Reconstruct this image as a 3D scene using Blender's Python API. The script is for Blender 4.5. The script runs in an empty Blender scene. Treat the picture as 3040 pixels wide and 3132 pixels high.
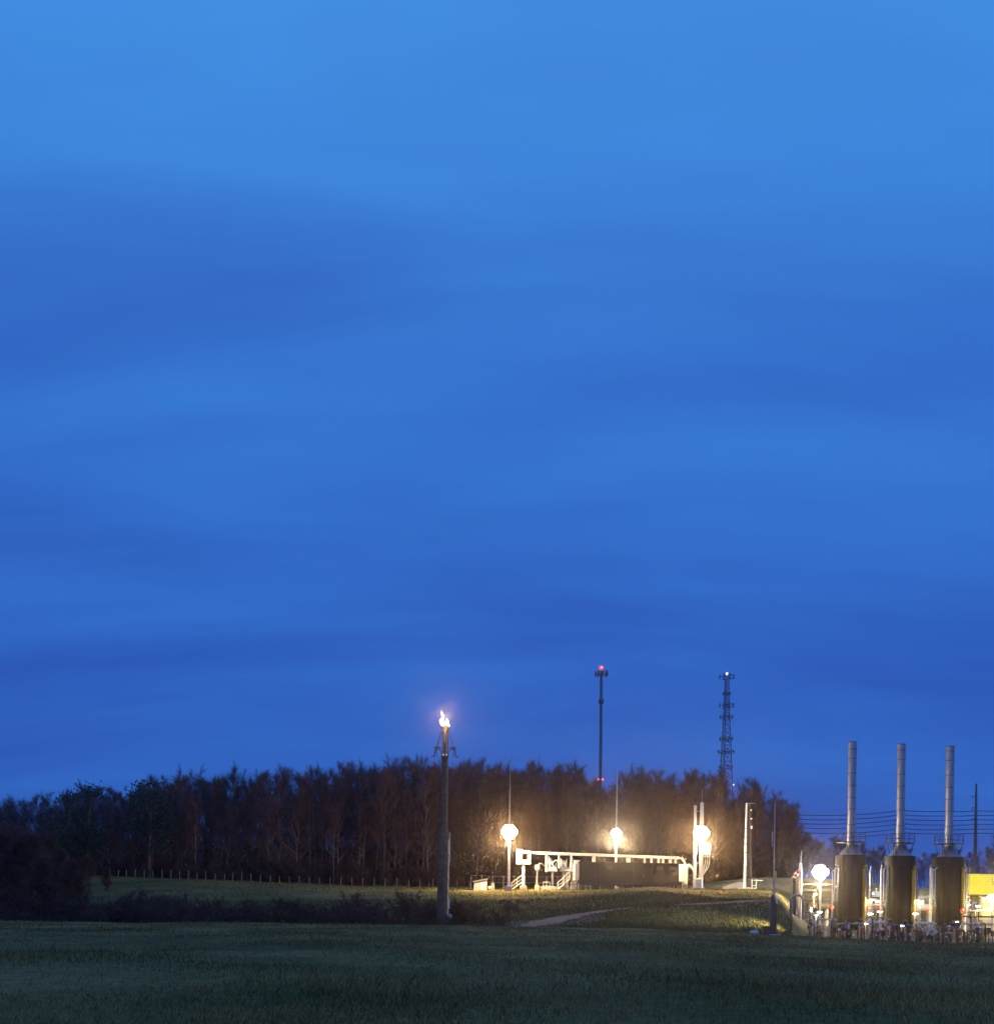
import bpy, math, random
import numpy as np
from mathutils import Vector

# ------------------------------------------------------------------ camera
sc = bpy.context.scene
col = sc.collection
F = 3190.0            # focal length in photo pixels (3040 wide)
H0 = 2790.0           # photo row of the eye level at the middle column
ROLL = 0.014
EYE = 1.7
cam_d = bpy.data.cameras.new('camera')
cam = bpy.data.objects.new('camera', cam_d)
col.objects.link(cam)
cam.location = (0, 0, EYE)
cam.rotation_euler = (math.radians(90), -ROLL, 0)
cam_d.sensor_fit = 'HORIZONTAL'
cam_d.sensor_width = 36
cam_d.lens = 36 * F / 3040
cam_d.shift_y = (H0 - 1566) / 3040
cam_d.clip_start = 0.1
cam_d.clip_end = 6000
sc.camera = cam

# ------------------------------------------------------------------ sky
world = bpy.data.worlds.new('World')
sc.world = world
world.use_nodes = True
wn, wl = world.node_tree.nodes, world.node_tree.links
wn.clear()
def wnode(t, **kw):
    n = wn.new(t)
    for k, v in kw.items():
        setattr(n, k, v)
    return n
w_out = wnode('ShaderNodeOutputWorld')
w_bg = wnode('ShaderNodeBackground')
w_tc = wnode('ShaderNodeTexCoord')
w_sep = wnode('ShaderNodeSeparateXYZ')
wl.new(w_tc.outputs['Generated'], w_sep.inputs[0])
def wmath(op, a, b=None):
    n = wnode('ShaderNodeMath', operation=op)
    for i, v in enumerate((a, b)):
        if v is None: continue
        if isinstance(v, (int, float)): n.inputs[i].default_value = v
        else: wl.new(v, n.inputs[i])
    return n.outputs[0]
zz = wmath('ADD', wmath('MAXIMUM', w_sep.outputs[2], 0.0), 0.34)
cx_ = wmath('DIVIDE', w_sep.outputs[0], zz)
cy_ = wmath('DIVIDE', w_sep.outputs[1], zz)
comb = wnode('ShaderNodeCombineXYZ')
wl.new(cx_, comb.inputs[0]); wl.new(cy_, comb.inputs[1])
def cloud(scale, rot, stretch, detail, off):
    m = wnode('ShaderNodeMapping')
    m.inputs['Rotation'].default_value = (0, 0, rot)
    m.inputs['Scale'].default_value = (stretch, 1, 1)
    m.inputs['Location'].default_value = (off, off * .7, 0)
    wl.new(comb.outputs[0], m.inputs[0])
    n = wnode('ShaderNodeTexNoise')
    n.inputs['Scale'].default_value = scale
    n.inputs['Detail'].default_value = detail
    n.inputs['Roughness'].default_value = 0.55
    n.inputs['Distortion'].default_value = 0.5
    wl.new(m.outputs[0], n.inputs['Vector'])
    return n.outputs['Fac']
c1 = cloud(2.3, 0.06, 0.26, 4, 3.1)
c2 = cloud(6.0, -0.06, 0.24, 6, 7.7)
cl = wmath('ADD', wmath('MULTIPLY', c1, 0.66), wmath('MULTIPLY', c2, 0.34))
cf = wnode('ShaderNodeValToRGB')            # darker, more violet bands against clearer blue
wl.new(cl, cf.inputs[0])
cf.color_ramp.elements[0].position = 0.35; cf.color_ramp.elements[0].color = (0.82, 0.70, 0.82, 1)
cf.color_ramp.elements[1].position = 0.65; cf.color_ramp.elements[1].color = (1.16, 1.24, 1.10, 1)
ramp = wnode('ShaderNodeValToRGB')
wl.new(w_sep.outputs[2], ramp.inputs[0])
e = ramp.color_ramp.elements
e[0].position = 0.0; e[0].color = (0.031, 0.110, 0.500, 1)
e[1].position = 0.70; e[1].color = (0.054, 0.255, 0.745, 1)
for p_, c_ in ((.22, (0.026, 0.126, 0.570, 1)), (.45, (0.034, 0.175, 0.655, 1))):
    q_ = e.new(p_); q_.color = c_
w_sky = wnode('ShaderNodeTexSky', sky_type='NISHITA')
w_sky.sun_disc = False
w_sky.sun_elevation = math.radians(-3)
w_sky.sun_rotation = math.radians(200)
w_sk2 = wnode('ShaderNodeMix', data_type='RGBA', blend_type='MULTIPLY')
w_sk2.inputs[0].default_value = 1.0
wl.new(w_sky.outputs[0], w_sk2.inputs[6])
w_sk2.inputs[7].default_value = (0.05, 0.08, 0.10, 1)
w_add = wnode('ShaderNodeMix', data_type='RGBA', blend_type='ADD')
w_add.inputs[0].default_value = 1.0
w_mul = wnode('ShaderNodeMix', data_type='RGBA', blend_type='MULTIPLY')
w_mul.inputs[0].default_value = 1.0
wl.new(ramp.outputs[0], w_mul.inputs[6]); wl.new(cf.outputs[0], w_mul.inputs[7])
wl.new(w_mul.outputs[2], w_add.inputs[6])
wl.new(w_sk2.outputs[2], w_add.inputs[7])
wl.new(w_add.outputs[2], w_bg.inputs[0])
w_bg.inputs[1].default_value = 1.0
wl.new(w_bg.outputs[0], w_out.inputs[0])

# ------------------------------------------------------------------ last afterglow through the overcast, behind the camera
sun_d = bpy.data.lights.new('sun', 'SUN')
sun_d.energy = 0.20
sun_d.angle = math.radians(70)
sun_d.color = (1.0, .66, .60)
sun = bpy.data.objects.new('sun', sun_d); col.objects.link(sun)
sun.rotation_euler = (math.radians(48), 0, math.radians(-20))

# ------------------------------------------------------------------ exposure, render
sc.render.engine = 'CYCLES'
sc.view_settings.view_transform = 'Standard'
sc.view_settings.look = 'None'
sc.view_settings.exposure = 0.0
sc.view_settings.gamma = 1.0
sc.view_settings.use_curve_mapping = False
sc.cycles.use_denoising = True
sc.cycles.max_bounces = 5
sc.cycles.diffuse_bounces = 2
sc.cycles.glossy_bounces = 2
sc.cycles.transparent_max_bounces = 4
sc.cycles.volume_bounces = 0
sc.cycles.sample_clamp_indirect = 4.0
sc.cycles.caustics_reflective = False
sc.cycles.caustics_refractive = False
LAMP = 27000.0         # watts of one mast lamp cluster

# ------------------------------------------------------------------ photo pixel -> world
CR, SR = math.cos(ROLL), math.sin(ROLL)
def P(px, py, Y):
    x, y = px - 1520.0, H0 - py
    return Vector(((x * CR - y * SR) / F * Y, Y, EYE + (x * SR + y * CR) / F * Y))

# ------------------------------------------------------------------ materials
MATS = {}
def mat(name, rgb, rough=0.7, metal=0.0, var=0.15, scale=3.0, rgb2=None, bump=0.0, island=0.0, spec=0.5, streak=None):
    m = bpy.data.materials.new(name)
    m.use_nodes = True
    nt = m.node_tree; n = nt.nodes; l = nt.links
    b = n['Principled BSDF']
    b.inputs['Roughness'].default_value = rough
    b.inputs['Metallic'].default_value = metal
    b.inputs['Specular IOR Level'].default_value = spec
    tc = n.new('ShaderNodeTexCoord')
    no = n.new('ShaderNodeTexNoise')
    no.inputs['Scale'].default_value = scale
    no.inputs['Detail'].default_value = 6
    if streak:
        mp = n.new('ShaderNodeMapping'); mp.inputs['Scale'].default_value = (1, 1, streak)
        l.new(tc.outputs['Object'], mp.inputs[0]); l.new(mp.outputs[0], no.inputs['Vector'])
    else: l.new(tc.outputs['Object'], no.inputs['Vector'])
    r = n.new('ShaderNodeValToRGB')
    c2 = rgb2 or tuple(min(1, c * (1 + var)) for c in rgb)
    c1 = rgb if rgb2 else tuple(c * (1 - var) for c in rgb)
    r.color_ramp.elements[0].position = 0.35; r.color_ramp.elements[0].color = (*c1, 1)
    r.color_ramp.elements[1].position = 0.65; r.color_ramp.elements[1].color = (*c2, 1)
    l.new(no.outputs['Fac'], r.inputs[0])
    out = r.outputs[0]
    if island:
        g = n.new('ShaderNodeNewGeometry')
        mr = n.new('ShaderNodeMapRange')
        mr.inputs[3].default_value = 1 - island; mr.inputs[4].default_value = 1 + island
        l.new(g.outputs['Random Per Island'], mr.inputs[0])
        mx = n.new('ShaderNodeMix'); mx.data_type = 'RGBA'; mx.blend_type = 'MULTIPLY'
        mx.inputs[0].default_value = 1
        l.new(out, mx.inputs[6]); l.new(mr.outputs[0], mx.inputs[7])
        out = mx.outputs[2]
    l.new(out, b.inputs['Base Color'])
    if bump:
        bp = n.new('ShaderNodeBump'); bp.inputs['Strength'].default_value = bump
        l.new(no.outputs['Fac'], bp.inputs['Height'])
        l.new(bp.outputs[0], b.inputs['Normal'])
    MATS[name] = m
    return m
def emit(name, rgb, s):
    m = bpy.data.materials.new(name)
    m.use_nodes = True
    n = m.node_tree.nodes; l = m.node_tree.links
    n.clear()
    o = n.new('ShaderNodeOutputMaterial'); em = n.new('ShaderNodeEmission')
    em.inputs[0].default_value = (*rgb, 1); em.inputs[1].default_value = s
    l.new(em.outputs[0], o.inputs[0])
    MATS[name] = m
    return m
mat('white_paint', (.74, .73, .70), .45, 0, .07, 2)
mat('galvanized', (.46, .46, .45), .42, .55, .18, 5)
mat('aluminium', (.40, .40, .40), .40, .5, .12, 3.0, rgb2=(.54, .54, .53), streak=.2)
mat('dark_steel', (.07, .07, .075), .5, .3, .2, 4)
mat('rust_steel', (.11, .085, .055), .65, .2, .3, 3)
mat('concrete', (.42, .40, .36), .85, 0, .15, 3, bump=.2)
mat('building_panel', (.028, .024, .019), .65, 0, .10, 1.6, rgb2=(.048, .040, .030), streak=.25)
mat('heater_shell', (.030, .026, .012), .6, .1, .25, 2.2, rgb2=(.064, .055, .026), streak=.12)
mat('hood_grey', (.33, .34, .36), .45, .3, .12, 2)
mat('yellow_paint', (.66, .46, .02), .4, 0, .15, 3)
mat('lime_paint', (.66, .66, .04), .5, 0, .08, 2)
mat('red_paint', (.55, .02, .015), .5, 0, .1, 3)
mat('red_cloth', (.62, .05, .02), .8, 0, .1, 3)
mat('orange_cloth', (.75, .16, .02), .8, 0, .1, 3)
mat('white_cloth', (.78, .76, .72), .8, 0, .06, 3)
mat('green_paint', (.06, .20, .11), .5, 0, .2, 3)
mat('blue_grey_paint', (.13, .17, .22), .5, .1, .15, 3)
mat('tower_steel', (.10, .10, .12), .5, .4, .2, 1)
mat('grey_steel', (.075, .072, .064), .40, .5, .3, 4)
mat('cream_paint', (.62, .56, .30), .45, 0, .1, 2)
mat('wire', (.03, .03, .035), .6, 0, .1, 1)
mat('bark', (.115, .080, .062), .9, 0, .3, 2)
mat('pale_bark', (.20, .165, .13), .9, 0, .3, 2)
mat('twig', (.125, .060, .043), .95, 0, .35, .6, island=.35)
mat('dark_twig', (.075, .044, .037), .95, 0, .3, .6, island=.35)
mat('evergreen', (.022, .035, .018), .9, 0, .3, .8, island=.3)
mat('wood_post', (.36, .31, .25), .85, 0, .2, 3)
mat('gravel', (.080, .076, .070), .95, 0, .3, 9, bump=.5)
mat('yard_soil', (.045, .040, .034), .95, 0, .4, 4, bump=.4)
mat('grass_blade', (.076, .088, .018), .85, 0, .3, .16, rgb2=(.300, .205, .060), island=.5)
mat('tall_grass', (.062, .074, .020), .9, 0, .3, .15, rgb2=(.145, .135, .042), island=.4)
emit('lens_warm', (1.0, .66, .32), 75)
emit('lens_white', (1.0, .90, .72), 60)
emit('lens_small', (1.0, .90, .68), 22)
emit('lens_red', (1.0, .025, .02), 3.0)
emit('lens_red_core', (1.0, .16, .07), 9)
emit('lens_blue_white', (.55, .50, 1.0), 3.5)
emit('flame', (1.0, .74, .66), 7)
emit('flame_edge', (1.0, .42, .22), 1.6)

# ------------------------------------------------------------------ mesh collecting
class MB:
    def __init__(s):
        s.v, s.f, s.sm = [], [], []
    def add(s, vs, fs, smooth=False):
        o = len(s.v)
        s.v += [tuple(p) for p in vs]
        s.f += [tuple(i + o for i in f) for f in fs]
        s.sm += [smooth] * len(fs)
        return s
    def box(s, c, d, rz=0.0):
        cx, cy, cz = c; a, b, h = d[0] / 2, d[1] / 2, d[2] / 2
        ca, sa = math.cos(rz), math.sin(rz)
        vs = []
        for z in (-h, h):
            for x, y in ((-a, -b), (a, -b), (a, b), (-a, b)):
                vs.append((cx + x * ca - y * sa, cy + x * sa + y * ca, cz + z))
        return s.add(vs, [(3, 2, 1, 0), (4, 5, 6, 7), (0, 1, 5, 4), (1, 2, 6, 5), (2, 3, 7, 6), (3, 0, 4, 7)])
    def cham(s, c, d, ch=.03):
        cx, cy, cz = c; a, b, h = d[0] / 2, d[1] / 2, d[2] / 2
        prof = [(-a + ch, -b), (a - ch, -b), (a, -b + ch), (a, b - ch), (a - ch, b), (-a + ch, b), (-a, b - ch), (-a, -b + ch)]
        vs, fs = [], []
        rows = [(-h, ch), (-h + ch, 0), (h - ch, 0), (h, ch)]
        for z, k in rows:
            for x, y in prof:
                vs.append((cx + x * (1 - k / a), cy + y * (1 - k / b), cz + z))
        for r in range(3):
            for i in range(8):
                j = (i + 1) % 8
                fs.append((r * 8 + i, r * 8 + j, r * 8 + 8 + j, r * 8 + 8 + i))
        fs.append(tuple(range(7, -1, -1))); fs.append(tuple(range(24, 32)))
        return s.add(vs, fs)
    def tube(s, pts, rad, n=8, cap=True):
        pts = [Vector(p) for p in pts]
        if not isinstance(rad, (list, tuple)): rad = [rad] * len(pts)
        vs, fs = [], []
        prev = None
        for i, p in enumerate(pts):
            d = (pts[min(i + 1, len(pts) - 1)] - pts[max(i - 1, 0)])
            d = d.normalized() if d.length > 1e-9 else Vector((0, 0, 1))
            if prev is None:
                ref = Vector((0, 0, 1)) if abs(d.z) < .9 else Vector((1, 0, 0))
                a = d.cross(ref).normalized()
            else:
                a = (prev - d * prev.dot(d)).normalized()
            prev = a
            b = d.cross(a)
            for k in range(n):
                t = 2 * math.pi * k / n
                vs.append(p + (a * math.cos(t) + b * math.sin(t)) * rad[i])
        for i in range(len(pts) - 1):
            for k in range(n):
                j = (k + 1) % n
                fs.append((i * n + k, i * n + j, (i + 1) * n + j, (i + 1) * n + k))
        s.add(vs, fs, n > 5)
        if cap:
            s.add(vs[:n], [tuple(range(n - 1, -1, -1))])
            s.add(vs[-n:], [tuple(range(n))])
        return s
    def cyl(s, base, r, h, n=16, r2=None):
        b = Vector(base)
        return s.tube([b, b + Vector((0, 0, h))], [r, r if r2 is None else r2], n)
    def lathe(s, c, prof, n=24):
        c = Vector(c); vs, fs = [], []
        for r, z in prof:
            for k in range(n):
                t = 2 * math.pi * k / n
                vs.append((c.x + r * math.cos(t), c.y + r * math.sin(t), c.z + z))
        for i in range(len(prof) - 1):
            for k in range(n):
                j = (k + 1) % n
                fs.append((i * n + k, i * n + j, (i + 1) * n + j, (i + 1) * n + k))
        return s.add(vs, fs, True)
    def ball(s, c, r, n=10, sx=1, sy=1, sz=1):
        prof = []
        m = max(4, n // 2 + 1)
        vs, fs = [], []
        for i in range(m + 1):
            a = math.pi * i / m
            for k in range(n):
                t = 2 * math.pi * k / n
                vs.append((c[0] + sx * r * math.sin(a) * math.cos(t), c[1] + sy * r * math.sin(a) * math.sin(t), c[2] - sz * r * math.cos(a)))
        for i in range(m):
            for k in range(n):
                j = (k + 1) % n
                fs.append((i * n + k, i * n + j, (i + 1) * n + j, (i + 1) * n + k))
        return s.add(vs, fs, True)
    def ring(s, c, R, r, n=16, m=5, axis='z'):
        vs, fs = [], []
        for i in range(n):
            a = 2 * math.pi * i / n
            for k in range(m):
                t = 2 * math.pi * k / m
                q = R + r * math.cos(t); w = r * math.sin(t)
                if axis == 'z': v = (c[0] + q * math.cos(a), c[1] + q * math.sin(a), c[2] + w)
                elif axis == 'y': v = (c[0] + q * math.cos(a), c[1] + w, c[2] + q * math.sin(a))
                else: v = (c[0] + w, c[1] + q * math.cos(a), c[2] + q * math.sin(a))
                vs.append(v)
        for i in range(n):
            for k in range(m):
                i2, k2 = (i + 1) % n, (k + 1) % m
                fs.append((i * m + k, i2 * m + k, i2 * m + k2, i * m + k2))
        return s.add(vs, fs, True)
    def mesh(s, name, m):
        me = bpy.data.meshes.new(name)
        me.from_pydata(s.v, [], s.f)
        me.polygons.foreach_set('use_smooth', s.sm)
        me.materials.append(MATS[m])
        me.update()
        return me
    def build(s, name, m, parent=None):
        o = bpy.data.objects.new(name, s.mesh(name, m))
        col.objects.link(o)
        if parent is not None: o.parent = parent
        return o
def tag(o, label, cat, group=None):
    o['label'] = label; o['category'] = cat
    if group: o['group'] = group
    return o
def thing(name, label, cat, loc, group=None, rz=0.0):
    o = bpy.data.objects.new(name, None)
    o.empty_display_size = .3
    col.objects.link(o)
    o.location = loc
    o.rotation_euler = (0, 0, rz)
    return tag(o, label, cat, group)
def np_mesh(name, V, Fc, m):
    """V (n,3) array, Fc (k,3 or 4) array"""
    me = bpy.data.meshes.new(name)
    k = Fc.shape[1]
    me.vertices.add(len(V)); me.vertices.foreach_set('co', np.ascontiguousarray(V, dtype=np.float32).ravel())
    me.loops.add(Fc.size); me.loops.foreach_set('vertex_index', np.ascontiguousarray(Fc, dtype=np.int32).ravel())
    me.polygons.add(len(Fc))
    me.polygons.foreach_set('loop_start', np.arange(0, Fc.size, k, dtype=np.int32))
    me.polygons.foreach_set('loop_total', np.full(len(Fc), k, dtype=np.int32))
    me.materials.append(MATS[m])
    me.update(calc_edges=True)
    return me
def copy_tree(o, parent=None):
    c = o.copy(); col.objects.link(c); c.parent = parent
    for ch in o.children: copy_tree(ch, c)
    return c
def point_light(parent, loc, watts, rgb, radius=.3, name='lamp_glow'):
    d = bpy.data.lights.new(name, 'POINT')
    d.energy = watts; d.color = rgb; d.shadow_soft_size = radius
    o = bpy.data.objects.new(name, d); col.objects.link(o)
    o.parent = parent; o.location = loc
    return o

# ------------------------------------------------------------------ terrain
U = np.array([-.48, -.41, -.29, -.13, 0, .056, .15, .245, .272, .292, .34, .47])
ZT = {
 0:   [-1.7] * 12, 16: [-1.7] * 12,
 45:  [-1.5, -1.5, -1.45, -1.45, -1.42, -1.42, -1.5, -1.6, -1.68, -1.75, -1.85, -1.9],
 80:  [-1.23, -1.2, -1.13, -1.1, -1.05, -1.08, -1.2, -1.43, -1.5, -1.58, -1.7, -1.83],
 88:  [-2.0, -2.0, -2.0, -2.0, -1.8, -1.35, -1.50, -1.75, -1.9, -2.4, -2.6, -2.7],
 97:  [-2.2, -2.2, -2.2, -2.2, -1.7, -1.15, -0.9, -1.1, -1.2, -2.8, -3.2, -3.2],
 112: [-1.6, -1.6, -1.6, -1.3, -.8, -.3, .75, 1.26, 1.35, -2.6, -3.2, -3.2],
 118: [-.9, -.9, -.8, -.4, -.1, .2, 1.05, 1.70, 1.80, -2.4, -3.2, -3.2],
 128: [0, 0, .8, 1.28, 1.5, 1.7, 2.9, 1.7, 1.6, -2, -3.1, -3.2],
 136: [.8, .8, 1.6, 1.96, 2.1, 2.4, 3.65, 2.6, 2.2, -1.6, -3.0, -3.2],
 141: [1.5, 1.5, 2.0, 2.65, 3.0, 3.1, 3.3, 3.5, 3.2, -1, -2.9, -3.1],
 152: [2.2, 2.2, 2.8, 3.0, 3.1, 3.2, 3.2, 3.8, 3.8, .5, -2.5, -1.5],
 165: [3.2, 3.2, 3.6, 3.4, 3.4, 3.4, 3.6, 4.0, 4.0, 3, 1.5, 2.3],
 173: [4.1, 4.1, 4.2, 3.8, 3.8, 3.8, 4.0, 6.2, 6.3, 6.3, 5.6, 3.4],
 178: [4.6, 4.6, 4.5, 4, 4, 4, 4.3, 6.4, 6.6, 6.6, 6.3, 3.8],
 186: [5.5, 5.5, 5, 4.2, 4.2, 4.2, 4.6, 6.4, 6.5, 6.5, 6.2, 4.5],
 215: [6.5, 6.4, 6, 5, 5, 5, 5, 6.6, 6.6, 6.6, 6.5, 6],
 300: [7] * 12, 900: [9] * 12, 3000: [12] * 12}
YR = np.array(sorted(ZT), dtype=float)
ZM = np.array([ZT[int(y)] for y in YR])
def _z0(x, y):
    y = np.clip(y, 0, 2999.0)
    u = np.clip(x / np.maximum(y, 60), U[0], U[-1])
    i = np.clip(np.searchsorted(YR, y, side='right') - 1, 0, len(YR) - 2)
    j = np.clip(np.searchsorted(U, u, side='right') - 1, 0, len(U) - 2)
    t = (y - YR[i]) / (YR[i + 1] - YR[i]); s = (u - U[j]) / (U[j + 1] - U[j])
    return (ZM[i, j] * (1 - t) * (1 - s) + ZM[i + 1, j] * t * (1 - s) + ZM[i, j + 1] * (1 - t) * s + ZM[i + 1, j + 1] * t * s)
def zg(x, y):
    x = np.asarray(x, dtype=float); y = np.asarray(y, dtype=float)
    z = 0
    for dy, dx, w in ((-2, 0, .2), (2, 0, .2), (0, 0, .3), (0, -1.5, .15), (0, 1.5, .15)):
        z = z + w * _z0(x + dx, y + dy)
    z = z + .06 * np.sin(x * .31 + y * .17) * np.sin(y * .23 - x * .11) + .03 * np.sin(x * .9 + 1.3) * np.sin(y * .77)
    return z + EYE
def Z(x, y): return float(zg(x, y))
def G(px, Y, py=2750):
    """point on the ground under photo column px at depth Y"""
    p = P(px, py, Y)
    return Vector((p.x, Y, Z(p.x, Y)))
def axis(segs):
    out = [segs[0][0]]
    for a, b, st in segs:
        out += list(np.linspace(a, b, max(1, int(round((b - a) / st))) + 1)[1:])
    return np.array(out)
xs = axis([(-2500, -300, 200), (-300, -110, 10), (-110, 90, 1.0), (90, 300, 10), (300, 2500, 200)])
ys = axis([(-200, 0, 20), (0, 78, 1.5), (78, 200, 1.0), (200, 320, 6), (320, 3000, 150)])
gx, gy = np.meshgrid(xs, ys)
gz = zg(gx, gy)
nx, ny = len(xs), len(ys)
idx = np.arange(nx * ny).reshape(ny, nx)
quads = np.stack([idx[:-1, :-1], idx[:-1, 1:], idx[1:, 1:], idx[1:, :-1]], -1).reshape(-1, 4)

def ground_material():
    m = bpy.data.materials.new('ground_grass'); m.use_nodes = True
    n = m.node_tree.nodes; l = m.node_tree.links
    b = n['Principled BSDF']; b.inputs['Roughness'].default_value = .95
    b.inputs['Specular IOR Level'].default_value = .15
    tc = n.new('ShaderNodeTexCoord')
    def noise(s, d=6, r=.6):
        q = n.new('ShaderNodeTexNoise'); q.inputs['Scale'].default_value = s
        q.inputs['Detail'].default_value = d; q.inputs['Roughness'].default_value = r
        l.new(tc.outputs['Object'], q.inputs['Vector']); return q.outputs['Fac']
    def ramp(f, a, b_, p0=.38, p1=.62):
        q = n.new('ShaderNodeValToRGB'); l.new(f, q.inputs[0])
        q.color_ramp.elements[0].position = p0; q.color_ramp.elements[0].color = (*a, 1)
        q.color_ramp.elements[1].position = p1; q.color_ramp.elements[1].color = (*b_, 1)
        return q.outputs[0]
    green = ramp(noise(.11), (.060, .076, .020), (.215, .165, .056))
    fine = ramp(noise(2.3, 8, .7), (.55, .55, .55), (1.4, 1.4, 1.35), .3, .7)
    dry = ramp(noise(.35), (.26, .21, .085), (.42, .34, .15))
    at = n.new('ShaderNodeAttribute'); at.attribute_name = 'dry'
    mx = n.new('ShaderNodeMix'); mx.data_type = 'RGBA'
    l.new(at.outputs['Fac'], mx.inputs[0]); l.new(green, mx.inputs[6]); l.new(dry, mx.inputs[7])
    m2 = n.new('ShaderNodeMix'); m2.data_type = 'RGBA'; m2.blend_type = 'MULTIPLY'; m2.inputs[0].default_value = 1
    l.new(mx.outputs[2], m2.inputs[6]); l.new(fine, m2.inputs[7])
    l.new(m2.outputs[2], b.inputs['Base Color'])
    bp = n.new('ShaderNodeBump'); bp.inputs['Strength'].default_value = .6; bp.inputs['Distance'].default_value = .3
    l.new(noise(1.4, 8, .7), bp.inputs['Height']); l.new(bp.outputs[0], b.inputs['Normal'])
    MATS['ground'] = m
ground_material()
me = np_mesh('ground', np.stack([gx, gy, gz], -1).reshape(-1, 3), quads, 'ground')
me.polygons.foreach_set('use_smooth', np.ones(len(me.polygons), dtype=bool))
def sstep(a, b, v): t = np.clip((v - a) / (b - a), 0, 1); return t * t * (3 - 2 * t)
uu = gx / np.maximum(gy, 60) + .012 * np.sin(gy * .9) * np.sin(gx * .7 + 1)
dry = sstep(162, 167, gy) * (1 - sstep(205, 240, gy)) * sstep(.19, .23, uu)
dry = np.maximum(dry, .75 * sstep(92, 100, gy) * (1 - sstep(112, 116, gy)) * sstep(.10, .20, uu) * (1 - sstep(.285, .295, uu)))
dry = np.maximum(dry, .12 * sstep(124, 130, gy) * (1 - sstep(160, 170, gy)) * sstep(-.35, -.1, uu))
at = me.attributes.new('dry', 'FLOAT', 'POINT')
at.data.foreach_set('value', dry.astype(np.float32).ravel())
ground = bpy.data.objects.new('ground', me); col.objects.link(ground); ground['kind'] = 'structure'

g0 = lambda px, Y: (P(px, 2780, Y).x, Y)
ROAD = [g0(1570, 95), g0(1630, 98), g0(1700, 103), g0(1790, 110), g0(1960, 114), g0(2160, 115.2), g0(2400, 116.5), g0(2470, 118)]
ROADW = [3, 9, 10, 3.0, 0.9, 2.2, 2.6, 2.6]
def off_road(x, y):
    rx = np.array([p[0] for p in ROAD]); ry = np.array([p[1] for p in ROAD])
    return np.abs(y - np.interp(x, rx, ry)) > np.interp(x, rx, np.array([1.6, 4.7, 5.2, 1.4, .4, 1.9, 2.1, 2.1]))
def ribbon(name, pts, width, m, lift=.05, n=60, nw=6):
    """a strip that follows the terrain along pts (x, y)"""
    pts = np.array(pts, dtype=float)
    t = np.linspace(0, len(pts) - 1, n)
    px_ = np.interp(t, range(len(pts)), pts[:, 0]); py_ = np.interp(t, range(len(pts)), pts[:, 1])
    for _ in range(4):
        px_[1:-1] = (px_[:-2] + px_[1:-1] * 2 + px_[2:]) / 4; py_[1:-1] = (py_[:-2] + py_[1:-1] * 2 + py_[2:]) / 4
    dx, dy = np.gradient(px_), np.gradient(py_); L = np.hypot(dx, dy) + 1e-9
    w = np.interp(t, range(len(pts)), width if hasattr(width, '__len__') else [width] * len(pts))
    V = []
    rng = np.random.default_rng(5)
    for k in range(nw + 1):
        o = (k / nw - .5) * w + rng.normal(0, .10, n) * np.minimum(w, 4) * (k in (0, nw))
        X = px_ - dy / L * o; Y = py_ + dx / L * o
        V.append(np.stack([X, Y, zg(X, Y) + lift], -1))
    V = np.array(V)
    ii = np.arange((nw + 1) * n).reshape(nw + 1, n)
    q = np.stack([ii[:-1, :-1], ii[1:, :-1], ii[1:, 1:], ii[:-1, 1:]], -1).reshape(-1, 4)
    me = np_mesh(name, V.reshape(-1, 3), q, m)
    o = bpy.data.objects.new(name, me); col.objects.link(o); o['kind'] = 'structure'
    return o
ribbon('gravel_road', ROAD, ROADW, 'gravel', .06, 110, 10)
ribbon('station_pad', [g0(1440, 150), g0(1700, 150), g0(2000, 150), g0(2190, 150)], 13, 'gravel', .05, 60, 16)
ribbon('yard_gravel', [g0(2480, 131), g0(2700, 131), g0(2900, 131), g0(3200, 131)], 30, 'yard_soil', .05, 60, 34)

# ------------------------------------------------------------------ grass
def blades(name, n, y0, y1, pw, umin, umax, h0, h1, w0, wk, m, seed, patch=True):
    r = np.random.default_rng(seed)
    t = r.random(n)
    y = (y0 ** (1 - pw) + t * (y1 ** (1 - pw) - y0 ** (1 - pw))) ** (1 / (1 - pw))
    u = umin + r.random(n) * (umax - umin)
    x = u * y
    if patch:
        pz = np.sin(x * .35 + 1.1 * np.sin(y * .21)) * np.sin(y * .28 + 1.7 * np.sin(x * .17))
        k = r.random(n) < (.62 + .38 * pz); x, y = x[k], y[k]
        pz = pz[k]
    else: pz = np.zeros(n)
    ok = (off_road(x, y) | (y < 90)) & ~((y > 164) & (x / y > .18)); x, y, pz = x[ok], y[ok], pz[ok]
    n = len(x)
    h = (h0 + (h1 - h0) * r.random(n) ** 2) * (1 + .35 * pz)
    w = w0 + wk * y
    a = r.random(n) * 2 * np.pi
    lean = h * (.15 + .5 * r.random(n)); la = r.random(n) * 2 * np.pi
    z = zg(x, y) - .02
    dx, dy = np.cos(a) * w / 2, np.sin(a) * w / 2
    b0 = np.stack([x - dx, y - dy, z], -1); b1 = np.stack([x + dx, y + dy, z], -1)
    mx, my = x + np.cos(la) * lean * .4, y + np.sin(la) * lean * .4
    m1 = np.stack([mx + dx * .7, my + dy * .7, z + h * .6], -1)
    tp = np.stack([x + np.cos(la) * lean, y + np.sin(la) * lean, z + h], -1)
    V = np.stack([b0, b1, m1, tp], 1).reshape(-1, 3)
    q = np.arange(4 * n).reshape(n, 4)
    o = bpy.data.objects.new(name, np_mesh(name, V, q, m)); col.objects.link(o)
    o['kind'] = 'stuff'
    return o
tag(blades('field_grass', 330000, 9, 88, .55, -.62, .62, .04, .15, .010, .0006, 'grass_blade', 3), 'dim green grass of the open field before the station', 'grass')
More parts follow.
